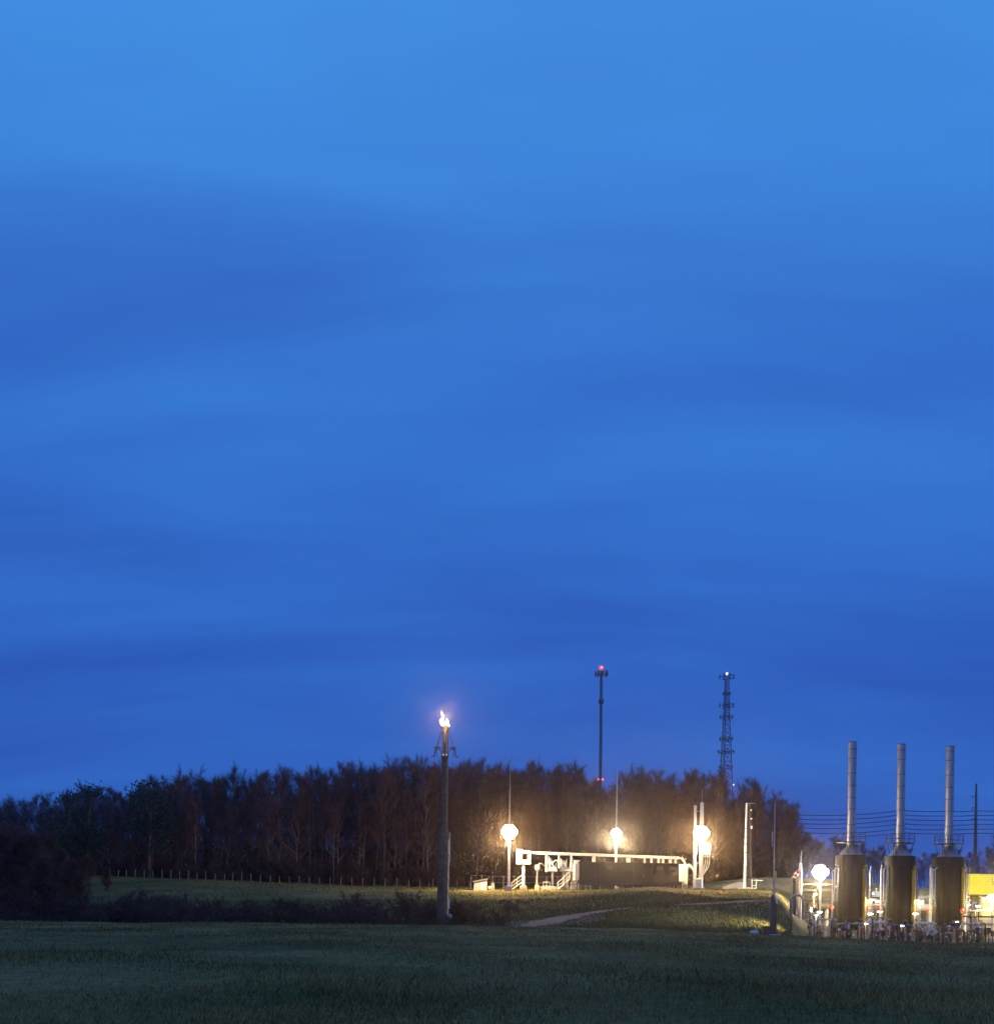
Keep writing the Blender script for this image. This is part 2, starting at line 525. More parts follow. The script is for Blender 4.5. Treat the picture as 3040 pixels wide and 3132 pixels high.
tag(blades('field_weeds', 9000, 20, 92, .5, -.62, .62, .10, .34, .007, .0004, 'tall_grass', 15), 'taller dry weeds scattered through the field grass', 'weeds')
tag(blades('bank_grass', 110000, 90, 128, .2, -.48, .283, .10, .40, .02, .0005, 'tall_grass', 4, False), 'dry olive grass on the bank below the gravel road', 'grass')
tag(blades('slope_grass', 60000, 118, 188, .2, -.42, .27, .08, .32, .02, .0005, 'tall_grass', 6), 'rough grass on the slope and mound around the station pad', 'grass')
# ------------------------------------------------------------------ trees
def rdir(r, up):
    a = r.uniform(0, 2 * math.pi)
    return Vector((math.cos(a) * math.cos(up), math.sin(a) * math.cos(up), math.sin(up)))
def jit(r, d, k):
    return (d + Vector((r.gauss(0, k), r.gauss(0, k), r.gauss(0, k)))).normalized()
def twigs(mb, r, p, d, n, L, w, lift=.25):
    for _ in range(n):
        q = jit(r, d + Vector((0, 0, lift)), .55)
        ln = L * r.uniform(.5, 1.3)
        s = q.cross(jit(r, Vector((0, 0, 1)), 1)).normalized() * w
        o = p + d * r.uniform(-.1, .35) * L
        mb.add([o - s, o + s, o + q * ln], [(0, 1, 2)])
def bare_tree(seed, H=20.0, crown_start=.38, spread=.22, nl=24, tw=.014):
    r = random.Random(seed)
    tr, cr = MB(), MB()
    pts, rad = [], []
    wx, wy = r.uniform(-.5, .5), r.uniform(-.5, .5)
    for i in range(9):
        t = i / 8
        pts.append(Vector((wx * math.sin(t * 2.2) + r.gauss(0, .07) * i / 3, wy * math.sin(t * 1.7) + r.gauss(0, .07) * i / 3, H * .95 * t)))
        rad.append(.02 + .105 * (1 - t) ** .8 + (.06 if i == 0 else 0))
    tr.tube(pts, rad, 7)
    def at_(t):
        f = t * 8; i = min(7, int(f)); return pts[i].lerp(pts[i + 1], f - i)
    for k in range(nl):
        t = crown_start + (1 - crown_start) * ((k + r.random()) / nl) ** .85
        t = min(t, .99)
        p = at_(t)
        up = r.uniform(.45, 1.05) + .25 * t
        d = rdir(r, up)
        ln = H * spread * (1.15 - .75 * (t - crown_start) / (1 - crown_start)) * r.uniform(.7, 1.15)
        q1 = p + d * ln * .5; d2 = (d + Vector((0, 0, .45))).normalized(); q2 = q1 + d2 * ln * .5
        tr.tube([p, q1, q2], [.085 * (1.2 - t), .05 * (1.2 - t) + .008, .012], 4, False)
        for b in range(7):
            f = r.uniform(.25, 1)
            o = p.lerp(q1, f * 2) if f < .5 else q1.lerp(q2, f * 2 - 1)
            e_ = jit(r, d2 + Vector((0, 0, .25)), .55); l2 = ln * r.uniform(.2, .45)
            cr.tube([o, o + e_ * l2], [.028, .010], 3, False)
            twigs(cr, r, o + e_ * l2 * .45, e_, 9, 1.15, tw)
            twigs(cr, r, o + e_ * l2, e_, 12, 1.25, tw)
        twigs(cr, r, q2, d2, 7, 1.1, tw)
    twigs(cr, r, pts[-1], Vector((0, 0, 1)), 14, 1.2, tw)
    for _ in range(int(H * 2.2)):          # thin epicormic shoots low on the trunk
        p = at_(r.uniform(.08, crown_start)); d = rdir(r, r.uniform(0, .7))
        twigs(cr, r, p, d, 6, 1.6, tw)
    return tr, cr
def leafy_tree(seed, H=17.0):
    r = random.Random(seed)
    tr, cr = MB(), MB()
    tr.tube([(0, 0, 0), (.1, 0, H * .5), (0, .1, H * .93)], [.3, .18, .03], 7)
    lobes = []
    for k in range(46):
        t = r.uniform(.22, 1.0)
        R = H * .20 * math.sqrt(max(.02, 1 - ((t - .5) / .53) ** 2)) * r.uniform(.35, 1.0)
        a = r.uniform(0, 2 * math.pi)
        c = Vector((math.cos(a) * R, math.sin(a) * R, H * t * .97))
        tr.tube([(0, 0, c.z - R * .6 - .2), c], [.06, .02], 3, False)
        for _ in range(55):
            d = Vector((r.gauss(0, 1), r.gauss(0, 1), r.gauss(0, .8)))
            q = c + d * .75
            n1 = jit(r, Vector((0, 0, 1)), 1) * .22; n2 = jit(r, Vector((1, 0, 0)), 1) * .16
            cr.add([q - n1, q + n2, q + n1, q - n2], [(0, 1, 2, 3)])
    return tr, cr
def shrub(seed, H=2.6, w=1.6, n=14, tw=.012):
    r = random.Random(seed)
    st, cr = MB(), MB()
    for k in range(n):
        d = rdir(r, r.uniform(.7, 1.45)); b = Vector((r.gauss(0, w * .2), r.gauss(0, w * .2), -.1))
        ln = H * r.uniform(.6, 1.05)
        q1 = b + d * ln * .5; d2 = jit(r, d + Vector((0, 0, .3)), .15); q2 = q1 + d2 * ln * .5
        st.tube([b, q1, q2], [.025, .016, .006], 3, False)
        for s in range(9):
            f = r.uniform(.15, 1)
            o = b.lerp(q1, f * 2) if f < .5 else q1.lerp(q2, f * 2 - 1)
            e_ = jit(r, d2, .6)
            twigs(cr, r, o, e_, 9, H * .24, tw)
    return st, cr
class Kind:
    def __init__(s, name, pair, mt, mc, H, parts=('trunk', 'crown')):
        s.name, s.H, s.parts = name, H, parts
        s.m = (pair[0].mesh(parts[0], mt), pair[1].mesh(parts[1], mc))
    def put(s, loc, height, label, cat, group, r, wide=1.0):
        o = thing(s.name, label, cat, loc, group, r.uniform(0, 6.28))
        o.rotation_euler = (r.gauss(0, .028), r.gauss(0, .028), o.rotation_euler[2])
        k = height / s.H
        o.scale = (k * wide, k * wide, k)
        for nm, m in zip(s.parts, s.m):
            c = bpy.data.objects.new(nm, m); col.objects.link(c); c.parent = o
        return o
R0 = random.Random(11)
bare = [Kind('bare_tree', bare_tree(i, 20, R0.uniform(.06, .36), R0.uniform(.17, .27), 28), 'bark' if i % 3 else 'pale_bark', 'twig', 20) for i in range(9)]
slim = [Kind('bare_tree', bare_tree(40 + i, 20, .35, .14, 22), 'pale_bark', 'twig', 20) for i in range(3)]
leafy = [Kind('evergreen_tree', leafy_tree(70 + i), 'bark', 'evergreen', 17) for i in range(2)]
shrubs = [Kind('bare_shrub', shrub(90 + i), 'dark_twig', 'dark_twig', 2.6, ('stem', 'twigs')) for i in range(5)]
sapl = [Kind('young_tree', bare_tree(60 + i, 8, .02, .27, 26, .014), 'dark_twig', 'dark_twig', 8) for i in range(3)]

PROF = [(-700, 2470), (0, 2440), (100, 2425), (200, 2418), (260, 2398), (380, 2395), (460, 2378), (550, 2352), (700, 2345), (850, 2350), (1000, 2343), (1050, 2330), (1150, 2332), (1300, 2318), (1400, 2322), (1550, 2334), (1700, 2340), (1850, 2334), (2000, 2350), (2150, 2358), (2250, 2362), (2330, 2385), (2400, 2425), (2440, 2480), (2480, 2560)]
def prof(px): return float(np.interp(px, [p[0] for p in PROF], [p[1] for p in PROF]))
n_t = 0
for ri, Yr in enumerate((196, 202, 209, 217, 226, 237)):
    x = -.66 * Yr
    while x < .292 * Yr:
        x += R0.uniform(2.9, 5.2) * (1.25 if x < -.5 * Yr else 1.0)
        y = Yr + R0.uniform(-3, 3)
        px = 1520 + F * x / y
        if px > 2440: break
        g = Vector((x, y, Z(x, y)))
        top = P(px, prof(px) + (R0.uniform(14, 62) if ri > 0 else R0.uniform(25, 140)) + (46 if abs(px - 1832) < 42 or abs(px - 2238) < 30 else 0), y).z
        h = max(6, top - g.z)
        if px < 1290: wh = 'between the thicket and the flare stack'
        elif px < 1480: wh = 'behind the flare stack'
        elif px < 1640: wh = 'behind the first floodlight mast'
        elif px < 1800: wh = 'behind the transformer platforms'
        elif px < 2100: wh = 'behind the control building'
        elif px < 2200: wh = 'behind the twin columns'
        else: wh = 'below the lattice tower'
        if px < 330: wh = 'behind the thicket'
        if px > 2380: lab, grp = 'bare brown tree where the wood ends beside the power lines', 'trees at the open end of the wood'
        elif ri == 0: lab, grp = 'leafless front row tree of the wood ' + wh, 'front row of the wood ' + wh
        else: lab, grp = 'leafless tree deep in the wood ' + wh + ', crown showing', 'inner wood ' + wh
        k = R0.choice(slim) if (ri == 0 and R0.random() < .5) else R0.choice(bare)
        wd = R0.uniform(.9, 1.25)
        ad = ('broad ' if wd > 1.13 else 'slim ' if wd < 1.0 else '') if px <= 2380 else ''
        k.put(g - Vector((0, 0, .15)), h, ad + lab, 'tree', ad + grp, R0, wd)
        n_t += 1
for px, top, Y, lab in ((455, 2372, 191, 'dark round evergreen rising above the bare wood'), (265, 2398, 192, 'dark broad evergreen among the bare trees'), (205, 2420, 190, 'smaller dark evergreen beside a broad one in the wood')):
    g = G(px, Y); R0.choice(leafy).put(g, P(px, top, Y).z - g.z, lab, 'tree', None, R0, 1.15)
# the wood goes on behind as one mass of stems and twigs
def deep_wood():
    r = np.random.default_rng(8)
    n = 190000
    y = 241 + r.random(n) * 42; x = (-.68 + r.random(n) * .96) * y
    px = 1520 + F * x / y
    pr = np.interp(px, [p[0] for p in PROF], [p[1] for p in PROF]) + 26 + 44 * (np.abs(px - 1832) < 42) + 30 * (np.abs(px - 2238) < 30)
    zt = EYE + ((px - 1520) * SR + (H0 - pr) * CR) / F * y
    z0 = zg(x, y)
    k = (zt - z0) > 3
    x, y, z0, zt = x[k], y[k], z0[k], zt[k]
    n = len(x)
    clump = .86 + .14 * np.sin(x * .9) * np.sin(y * .7)
    z = z0 + (zt - z0) * r.random(n) ** .8 * clump
    d = r.normal(size=(n, 3)) * [.6, .6, .5] + [0, 0, .5]
    d /= np.linalg.norm(d, axis=1)[:, None]
    s = np.cross(d, r.normal(size=(n, 3))); s /= np.linalg.norm(s, axis=1)[:, None] + 1e-9
    ln = (.8 + 1.6 * r.random(n))[:, None]
    c = np.stack([x, y, z], -1)
    low = r.random(n) < .45                     # undergrowth thickens towards the ground
    c[low, 2] = z0[low] + 9.0 * r.random(low.sum()) ** 1.3
    hw = np.where(low, .11, .04)[:, None]
    V = [c - s * hw, c + s * hw, c + d * ln]
    m = 1400                                   # thin stems
    sel = r.integers(0, n, m)
    bx, by, bz, tz = x[sel], y[sel], z0[sel] - .2, z0[sel] + (zt[sel] - z0[sel]) * .85
    A = np.stack([bx - .13, by, bz], -1); B = np.stack([bx + .13, by, bz], -1); C = np.stack([bx + r.normal(0, .4, m), by, tz], -1)
    A2 = np.stack([bx, by - .13, bz], -1); B2 = np.stack([bx, by + .13, bz], -1)
    V = np.concatenate([np.stack(V, 1).reshape(-1, 3), np.stack([A, B, C], 1).reshape(-1, 3), np.stack([A2, B2, C], 1).reshape(-1, 3)])
    o = bpy.data.objects.new('deep_woodland', np_mesh('deep_woodland', V, np.arange(len(V)).reshape(-1, 3), 'twig'))
    col.objects.link(o); o['kind'] = 'stuff'
    tag(o, 'dense leafless depth of the wood behind its first rows', 'woodland')
deep_wood()
# low far trees beyond the power lines
for i in range(44):
    Y = R0.uniform(290, 330); px = 2420 + i * 17 + R0.uniform(-8, 8)
    if px > 3130: break
    top = np.interp(px, [2420, 2520, 2600, 2700, 2800, 2920, 3000, 3060, 3200], [2510, 2555, 2585, 2592, 2595, 2590, 2600, 2555, 2550]) + R0.uniform(0, 40)
    g = G(px, Y)
    R0.choice(bare).put(g, max(4, P(px, top, Y).z - g.z), 'low distant leafless tree on the far tree line behind the stacks', 'tree', 'distant tree line', R0, R0.uniform(1.2, 1.7))
# understory along the wood's edge
for i in range(110):
    Y = R0.uniform(190, 202); x = R0.uniform(-.6, .28) * Y
    uh = R0.uniform(1.6, 5.5); ua = 'tall ' if uh > 3.6 else 'low '
    R0.choice(shrubs).put(Vector((x, Y, Z(x, Y))), uh, ua + 'leafless undergrowth shrub at the foot of the wood ' + ('beyond the fence' if x / Y < -.03 else 'behind the station'), 'shrub', ua + 'undergrowth ' + ('beyond the fence' if x / Y < -.03 else 'behind the station'), R0, 1.5)
# brush in the hollow behind the field
for i in range(210):
    Y = R0.uniform(90, 121); px = R0.uniform(-120, 1600)
    if px > 1330 and Y > 108 and R0.random() < .6: continue
    g = G(px, Y)
    hh = np.interp(px, [0, 400, 900, 1300, 1450, 1600], [3.4, 2.7, 2.3, 2.5, 2.1, 1.2]) * R0.uniform(.35, 1.2) * (1.0 if Y > 97 else .75)
    wh = 'below the thicket' if px < 330 else 'between the thicket and the flare stack' if px < 1250 else 'around the foot of the flare stack' if px < 1450 else 'beside the gravel road'
    sz = 'tall' if hh > 2.4 else 'low' if hh < 1.6 else 'middling'
    R0.choice(shrubs).put(g, hh, sz + ' dark leafless shrub in the brush ' + wh, 'shrub', sz + ' brush ' + wh, R0, 1.35)
for i in range(70):
    Y = R0.uniform(98, 165); px = R0.uniform(-420, 345 - (Y - 100) * .3)
    g = G(px, Y)
    h = np.interp(px, [-400, 100, 240, 330], [8.5, 7.5, 5.0, 2.6]) * R0.uniform(.55, 1.1)
    R0.choice(sapl).put(g, h, ('tall ' if h > 6 else 'low ') + 'dark young bare tree in the thicket beside the field', 'tree', ('tall ' if h > 6 else 'low ') + 'thicket beside the field', R0, 1.2)
# ------------------------------------------------------------------ helpers for things authored at a photo column and depth
def KX(Y): return Y / F                      # metres per photo pixel at depth Y
def hz(px, py, Y): return P(px, py, Y).z     # world height seen at that pixel and depth
def concrete_foot(root, x, y, w, h, z=0.0):
    return MB().cham((x, y, z + h / 2 - .05), (w, w, h + .1), .04).build('concrete_base', 'concrete', root)
def stairs(name, label, base, w, run, rise, n, dirx, m='galvanized', group=None):
    """a flight along local x; stringers, treads, handrails, posts"""
    t = thing(name, label, 'stairs', base, group)
    for s in (-1, 1):
        MB().tube([(0, s * w / 2, .05), (dirx * run, s * w / 2, rise)], .07, 4).build('stringer', m, t)
        r = MB().tube([(0, s * w / 2, 1.0), (dirx * run, s * w / 2, rise + 1.0)], .045, 6).build('handrail', m, t)
        MB().tube([(0, s * w / 2, .5), (dirx * run, s * w / 2, rise + .5)], .035, 6).build('mid_rail', m, r)
        for f in (0, .5, 1):
            MB().tube([(dirx * run * f, s * w / 2, rise * f), (dirx * run * f, s * w / 2, rise * f + 1.0)], .04, 6).build('rail_post', m, r)
    tm = MB().box((0, 0, 0), (run / n * .95, w - .1, .04)).mesh('tread', m)
    for i in range(n):
        o = bpy.data.objects.new('tread', tm); col.objects.link(o); o.parent = t
        o.location = (dirx * run * (i + .5) / n, 0, .05 + rise * (i + .5) / n)
    return t
def railing(root, pts, h=1.05, m='galvanized', r=.035, name='railing'):
    """posts, top and middle rail along local points"""
    mb = MB()
    pts = [Vector(p) for p in pts]
    up = Vector((0, 0, h))
    o = MB().tube([p + up for p in pts], r, 6).build('handrail', m, root)
    MB().tube([p + up * .52 for p in pts], r * .8, 6).build('mid_rail', m, o)
    for p in pts: MB().tube([p, p + up], r, 6).build('rail_post', m, o)
    return o
def ladder(root, x, y, z0, z1, w=.45, m='galvanized', step=.35, rr=.03):
    o = MB().tube([(x - w / 2, y, z0), (x - w / 2, y, z1)], rr, 6).tube([(x + w / 2, y, z0), (x + w / 2, y, z1)], rr, 6).build('ladder', m, root)
    rm = MB().tube([(-w / 2, 0, 0), (w / 2, 0, 0)], rr * .7, 5).mesh('rung', m)
    z = z0 + step / 2
    while z < z1:
        q = bpy.data.objects.new('rung', rm); col.objects.link(q); q.parent = o; q.location = (x, y, z)
        z += step
    return o

# ------------------------------------------------------------------ mast lamps
def flood_beam(t, loc, watts, rgb, aim, size=115):
    d = bpy.data.lights.new('flood_beam', 'SPOT')
    d.energy = watts; d.color = rgb; d.spot_size = math.radians(size); d.spot_blend = .6; d.shadow_soft_size = .4
    s = bpy.data.objects.new('flood_beam', d); col.objects.link(s); s.parent = t
    s.location = loc
    s.rotation_euler = Vector(aim).to_track_quat('-Z', 'Y').to_euler()
    return s
def glare_bowls(t, x, y, h, head, lens):
    """glowing balls in three tiers, shaped to the round glare of a lamp"""
    for n, ring, dz, r in ((3, .26, .36, .36), (6, .50, 0, .37), (3, .26, -.36, .36)):  # lamp glare built as a round mass of glowing balls
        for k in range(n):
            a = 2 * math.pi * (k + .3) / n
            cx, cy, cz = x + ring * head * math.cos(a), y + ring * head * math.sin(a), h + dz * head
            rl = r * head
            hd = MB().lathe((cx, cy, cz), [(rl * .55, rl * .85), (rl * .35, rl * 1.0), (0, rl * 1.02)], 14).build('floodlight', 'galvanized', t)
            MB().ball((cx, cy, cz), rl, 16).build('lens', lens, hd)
def lamp_mast(px, py, Y, label, rod=None, watts=LAMP, rgb=(1, .66, .30), lens='lens_warm', pole_r=.15, heads=4, head=1.0, base=True, group='floodlight masts of the station', rod_r=.055, mat_='white_paint', amb=1.0, aims=()):
    g = G(px, Y)
    t = thing('lamp_mast', label, 'lamp mast', g, group)
    h = hz(px, py, Y) - g.z
    if base: concrete_foot(t, 0, 0, .95, .65)
    MB().tube([(0, 0, 0), (0, 0, h * .5), (0, 0, h + .35)], [pole_r * 1.25, pole_r * 1.1, pole_r], 12).build('pole', mat_, t)
    MB().cyl((0, 0, .6 if base else 0), pole_r * 1.9, .05, 12).build('base_plate', 'galvanized', t)
    if rod is not None:
        hr = hz(px, rod, Y) - g.z
        MB().tube([(0, 0, h + .35), (0, 0, h + .5 * (hr - h)), (0, 0, hr)], [rod_r * 1.5, rod_r * 1.2, rod_r * .5], 8).build('lightning_rod', 'galvanized', t)
    arm = MB().ring((0, 0, h + .25), .55 * head, .04, 20, 6)
    for k in range(heads):
        a = 2 * math.pi * (k + .5) / heads
        arm.tube([(0, 0, h + .25), (.55 * head * math.cos(a), .55 * head * math.sin(a), h + .25)], .03, 6)
    arm.build('mounting_ring', 'galvanized', t)
    glare_bowls(t, 0, 0, h, head, lens)
    point_light(t, (0, 0, h - 1.0 * head), watts * amb, rgb, .45 * head)
    for v in aims: flood_beam(t, (0, 0, h - 1.0 * head), watts, rgb, v)
    return t
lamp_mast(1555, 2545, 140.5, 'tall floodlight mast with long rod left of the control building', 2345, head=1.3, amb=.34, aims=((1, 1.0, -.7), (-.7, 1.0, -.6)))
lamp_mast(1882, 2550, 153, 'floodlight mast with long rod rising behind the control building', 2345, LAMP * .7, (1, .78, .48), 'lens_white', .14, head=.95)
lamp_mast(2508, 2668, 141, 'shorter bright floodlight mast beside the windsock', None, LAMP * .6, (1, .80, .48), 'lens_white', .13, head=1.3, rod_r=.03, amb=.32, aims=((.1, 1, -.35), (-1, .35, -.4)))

# ------------------------------------------------------------------ control building on piers
YB = 141.0
def control_building():
    x0, x1 = P(1772, 2665, YB).x, P(2077, 2665, YB).x
    z0, z1 = hz(1925, 2702, YB), hz(1925, 2642, YB)
    cx, D = (x0 + x1) / 2, 4.2
    g = Vector((cx, YB + D / 2, Z(cx, YB + D / 2)))
    t = thing('control_building', 'long dark metal control building raised on piers behind the grassy mound', 'building', g)
    W, zb, zt = x1 - x0, z0 - g.z, z1 - g.z
    MB().box((0, 0, (zb + zt) / 2), (W, D, zt - zb)).build('wall', 'building_panel', t)
    pm = MB().cham((0, 0, 0), (W / 11 - .03, .05, zt - zb - .16), .012).mesh('wall_panel', 'building_panel')
    for i in range(11):
        o = bpy.data.objects.new('wall_panel', pm); col.objects.link(o); o.parent = t
        o.location = (-W / 2 + W / 11 * (i + .5), -D / 2 - .02, (zb + zt) / 2)
    MB().cham((0, 0, zt + .06), (W + .3, D + .3, .14), .03).build('roof', 'building_panel', t)
    MB().box((0, -D / 2 + .12, zb - .14), (W, .2, .28)).build('floor_beam', 'dark_steel', t)
    MB().box((0, D / 2 - .12, zb - .14), (W, .2, .28)).build('floor_beam', 'dark_steel', t)
    for i in range(7):
        for s in (-1, 1):
            MB().box((-W / 2 + .4 + (W - .8) * i / 6, s * (D / 2 - .3), (zb - .28) / 2 - .2), (.32, .32, zb - .28 + .4)).build('pier', 'dark_steel', t)
    for fx in (-.36, .12):            # doors, vents and conduit on the long wall
        d = MB().cham((W * fx, -D / 2 - .07, zb + 1.1), (.95, .06, 2.1), .015).build('door', 'building_panel', t)
        MB().box((W * fx + .32, -D / 2 - .12, zb + 1.05), (.05, .06, .2)).build('handle', 'galvanized', d)
    for fx in (-.2, .3, .43):
        v = MB().cham((W * fx, -D / 2 - .07, zt - .6), (.8, .06, .55), .015).build('vent', 'dark_steel', t)
        for q in range(4): MB().box((W * fx, -D / 2 - .12, zt - .78 + q * .12), (.7, .05, .03)).build('louvre', 'rust_steel', v)
    for fx in (-.29, .04, .23):
        MB().tube([(W * fx, -D / 2 - .1, zb + .1), (W * fx, -D / 2 - .1, zt - .1)], .035, 6).build('conduit', 'grey_steel', t)
    for sx in (-1, 1):               # wall-mounted air conditioners on the end walls
        for k, yy in enumerate((-1.2, .3)):
            u = MB().cham((sx * (W / 2 + .32), yy, zb + 1.45), (.62, 1.2, 2.3), .04).build('air_conditioner', 'white_paint', t)
            for q in range(5):
                MB().box((sx * (W / 2 + .645), yy, zb + .75 + q * .18), (.03, .95, .07)).build('louvre', 'galvanized', u)
        d = MB().box((sx * (W / 2 + .03), 1.5, zb + 1.1), (.06, .95, 2.1)).build('door', 'white_paint', t)
        MB().box((sx * (W / 2 + .09), 1.15, zb + 1.05), (.06, .05, .2)).build('handle', 'dark_steel', d)
    return t, g, W, zb, zt
cb, cbg, cbW, cbz0, cbz1 = control_building()

# end cabinet lit bright at the left end of the building
def cabinet(px0, px1, py0, py1, Y, D, name, label, legs=True, m='white_paint', ribs=0, cat='cabinet', group=None):
    pm = (px0 + px1) / 2
    g = G(pm, Y + D / 2)
    t = thing(name, label, cat, g, group)
    x0, x1 = P(px0, py0, Y).x - g.x, P(px1, py0, Y).x - g.x
    z0, z1 = hz(pm, py1, Y) - g.z, hz(pm, py0, Y) - g.z
    w = x1 - x0
    b = MB().cham((0, 0, (z0 + z1) / 2), (w, D, z1 - z0), .03).build('housing', m, t)
    MB().cham((0, 0, z1 + .05), (w + .12, D + .12, .10), .03).build('lid', m, t)
    dm = MB().cham((0, -D / 2 - .02, (z0 + z1) / 2), (w * .86, .04, (z1 - z0) * .86), .01).build('door', m, t)
    MB().box((w * .34, -D / 2 - .06, (z0 + z1) / 2), (.04, .05, .18)).build('handle', 'dark_steel', dm)
    for k in range(ribs):
        MB().box((-w / 2 + w * (k + .5) / ribs, -D / 2 - .05, (z0 + z1) / 2), (.06, .07, (z1 - z0) * .9)).build('rib', 'galvanized', t)
    if legs and z0 > .15:
        for sx in (-1, 1):
            for sy in (-1, 1):
                MB().box((sx * (w / 2 - .08), sy * (D / 2 - .08), z0 / 2 - .1), (.1, .1, z0 + .2)).build('leg', 'galvanized', t)
    return t
cabinet(1755, 1770, 2634, 2688, 143.0, 1.4, 'switch_cabinet', 'bright white tall cabinet standing at the left end of the control building')
cabinet(2086, 2100, 2648, 2708, 143.4, 1.2, 'switch_cabinet', 'ribbed white cabinet at the right end of the control building', ribs=5)

# ------------------------------------------------------------------ cable tray above the roof
def cable_tray():
    Y = 144.0
    xa, xb = P(1618, 2606, Y).x, P(2075, 2622, Y).x
    g = Vector((xa, Y, Z(xa, Y)))
    t = thing('cable_tray', 'long white cable tray running level above the control building roof', 'cable tray', g)
    za = hz(1618, 2609, Y) - g.z; zb_ = hz(2075, 2625, Y) - g.z
    L = xb - xa
    def zt(f): return za + (zb_ - za) * f
    for s in (-1, 1):
        MB().add([(0, s * .40 - .03, za - .17), (L, s * .40 - .03, zb_ - .17), (L, s * .40 + .03, zb_ - .17), (0, s * .40 + .03, za - .17),
                  (0, s * .40 - .03, za + .17), (L, s * .40 - .03, zb_ + .17), (L, s * .40 + .03, zb_ + .17), (0, s * .40 + .03, za + .17)],
                 [(3, 2, 1, 0), (4, 5, 6, 7), (0, 1, 5, 4), (1, 2, 6, 5), (2, 3, 7, 6), (3, 0, 4, 7)]).build('side_rail', 'white_paint', t)
    rm = MB().box((0, 0, 0), (.08, .74, .04)).mesh('rung', 'galvanized')
    for i in range(34):
        o = bpy.data.objects.new('rung', rm); col.objects.link(o); o.parent = t
        o.location = (L * (i + .5) / 34, 0, zt((i + .5) / 34) - .12)
    for k in range(5):
        MB().tube([(0, -.28 + .14 * k, za - .04), (L, -.28 + .14 * k, zb_ - .04)], .05, 6).build('cable', 'dark_steel', t)
    roof = cbg.z + cbz1 + .12 - g.z
    for px, w in ((1816, 10), (1922, 12), (1971, 4), (1992, 5), (2014, 4), (2028, 5), (2050, 7), (2066, 4)):
        x = P(px, 2625, Y).x - xa
        top = zt(x / L) - .16
        MB().box((x, 0, (top + roof) / 2), (w * KX(Y), .5, top - roof)).build('support_leg', 'white_paint', t)
    for px, pe, w in ((1671, 2668, 5.5), (1709, 2657, 4.5), (1747, 2655, 4.5)):      # enclosed drops to the switch platforms
        x = P(px, 2625, Y).x - xa
        e_ = hz(px, pe, Y) - g.z
        MB().box((x, 0, (zt(x / L) - .18 + e_) / 2), (w * KX(Y), .55, zt(x / L) - .18 - e_)).build('drop_duct', 'white_paint', t)
    for k in range(3):                # conduits bending down at the right end
        x = L + .05
        MB().tube([(x - .2, -.2 + .2 * k, zb_), (x + .35 + .1 * k, -.2 + .2 * k, zb_ - .08), (x + .7 + .1 * k, -.2 + .2 * k, zb_ - .6), (x + .85 + .1 * k, -.2 + .2 * k, zb_ - 1.25)], .06, 6).build('conduit', 'galvanized', t)
    return t
cable_tray()

# ------------------------------------------------------------------ square frame on a post
def frame_post():
    Y = 143.2
    px = 1600
    g = G(px, Y)
    t = thing('junction_post', 'thick white post carrying a square open frame box', 'post', g)
    L = lambda a, b: (P(a, b, Y).x - g.x, hz(a, b, Y) - g.z)
    x0, zt = L(1580, 2604); x1, zb = L(1622, 2641); i0, it = L(1597, 2611); i1, ib = L(1614, 2632)
    D = .9
    fr = MB()
    fr.box(((x0 + i0) / 2, 0, (zt + zb) / 2), (i0 - x0, D, zt - zb))
    MB().box(((i0 + i1) / 2, 0, (zt + it) / 2), (i1 - i0 - .004, D - .01, zt - it)).build('frame_top', 'white_paint', t)
    MB().box(((i0 + i1) / 2, 0, (zb + ib) / 2), (i1 - i0 - .004, D - .01, ib - zb)).build('frame_sill', 'white_paint', t)
    fr.build('frame_side', 'white_paint', t)
    MB().box(((x1 + i1) / 2, 0, (zt + zb) / 2), (x1 - i1, D, zt - zb)).build('frame_side', 'white_paint', t)
    MB().cham(((x0 + i0) / 2, 0, zt + .1), (i0 - x0 + .15, D + .15, .22), .08).build('cap', 'white_paint', t)
    MB().cham(((x0 + x1) / 2, 0, zb - .08), (x1 - x0 + .12, D + .1, .16), .04).build('base_tray', 'white_paint', t)
    MB().tube([(0, 0, 0), (0, 0, zb - .15)], .19, 12).build('post', 'white_paint', t)
    concrete_foot(t, 0, 0, .95, .55)
    return t
frame_post()
def panel_post(px, py0, py1, pw, Y, label, m='galvanized'):
    g = G(px, Y)
    t = thing('instrument_stand', label, 'instrument', g)
    z0, z1 = hz(px, py1, Y) - g.z, hz(px, py0, Y) - g.z
    w = pw * KX(Y)
    b = MB().cham((0, 0, (z0 + z1) / 2), (w, .45, z1 - z0), .03).build('box', m, t)
    MB().box((0, -.235, (z0 + z1) / 2), (w * .7, .02, (z1 - z0) * .75)).build('door', 'concrete', b)
    MB().tube([(0, 0, .6), (0, 0, z0)], .10, 10).build('post', m, t)
    MB().cham((0, 0, z0 - .06), (w * .75, .4, .12), .03).build('bracket', m, t)
    concrete_foot(t, 0, 0, .62, .65)
    MB().tube([(w * .3, 0, z1), (w * .5, 0, z1 + .22), (w * .9, 0, z1 + .18), (w * 1.4, 0, z1 - .15), (w * 2.0, 0, z1 - .4)], .05, 6).build('flexible_conduit', 'galvanized', t)
    return t
panel_post(1642, 2646, 2661, 15, 142.8, 'small grey control panel on a thin post with a looping conduit')

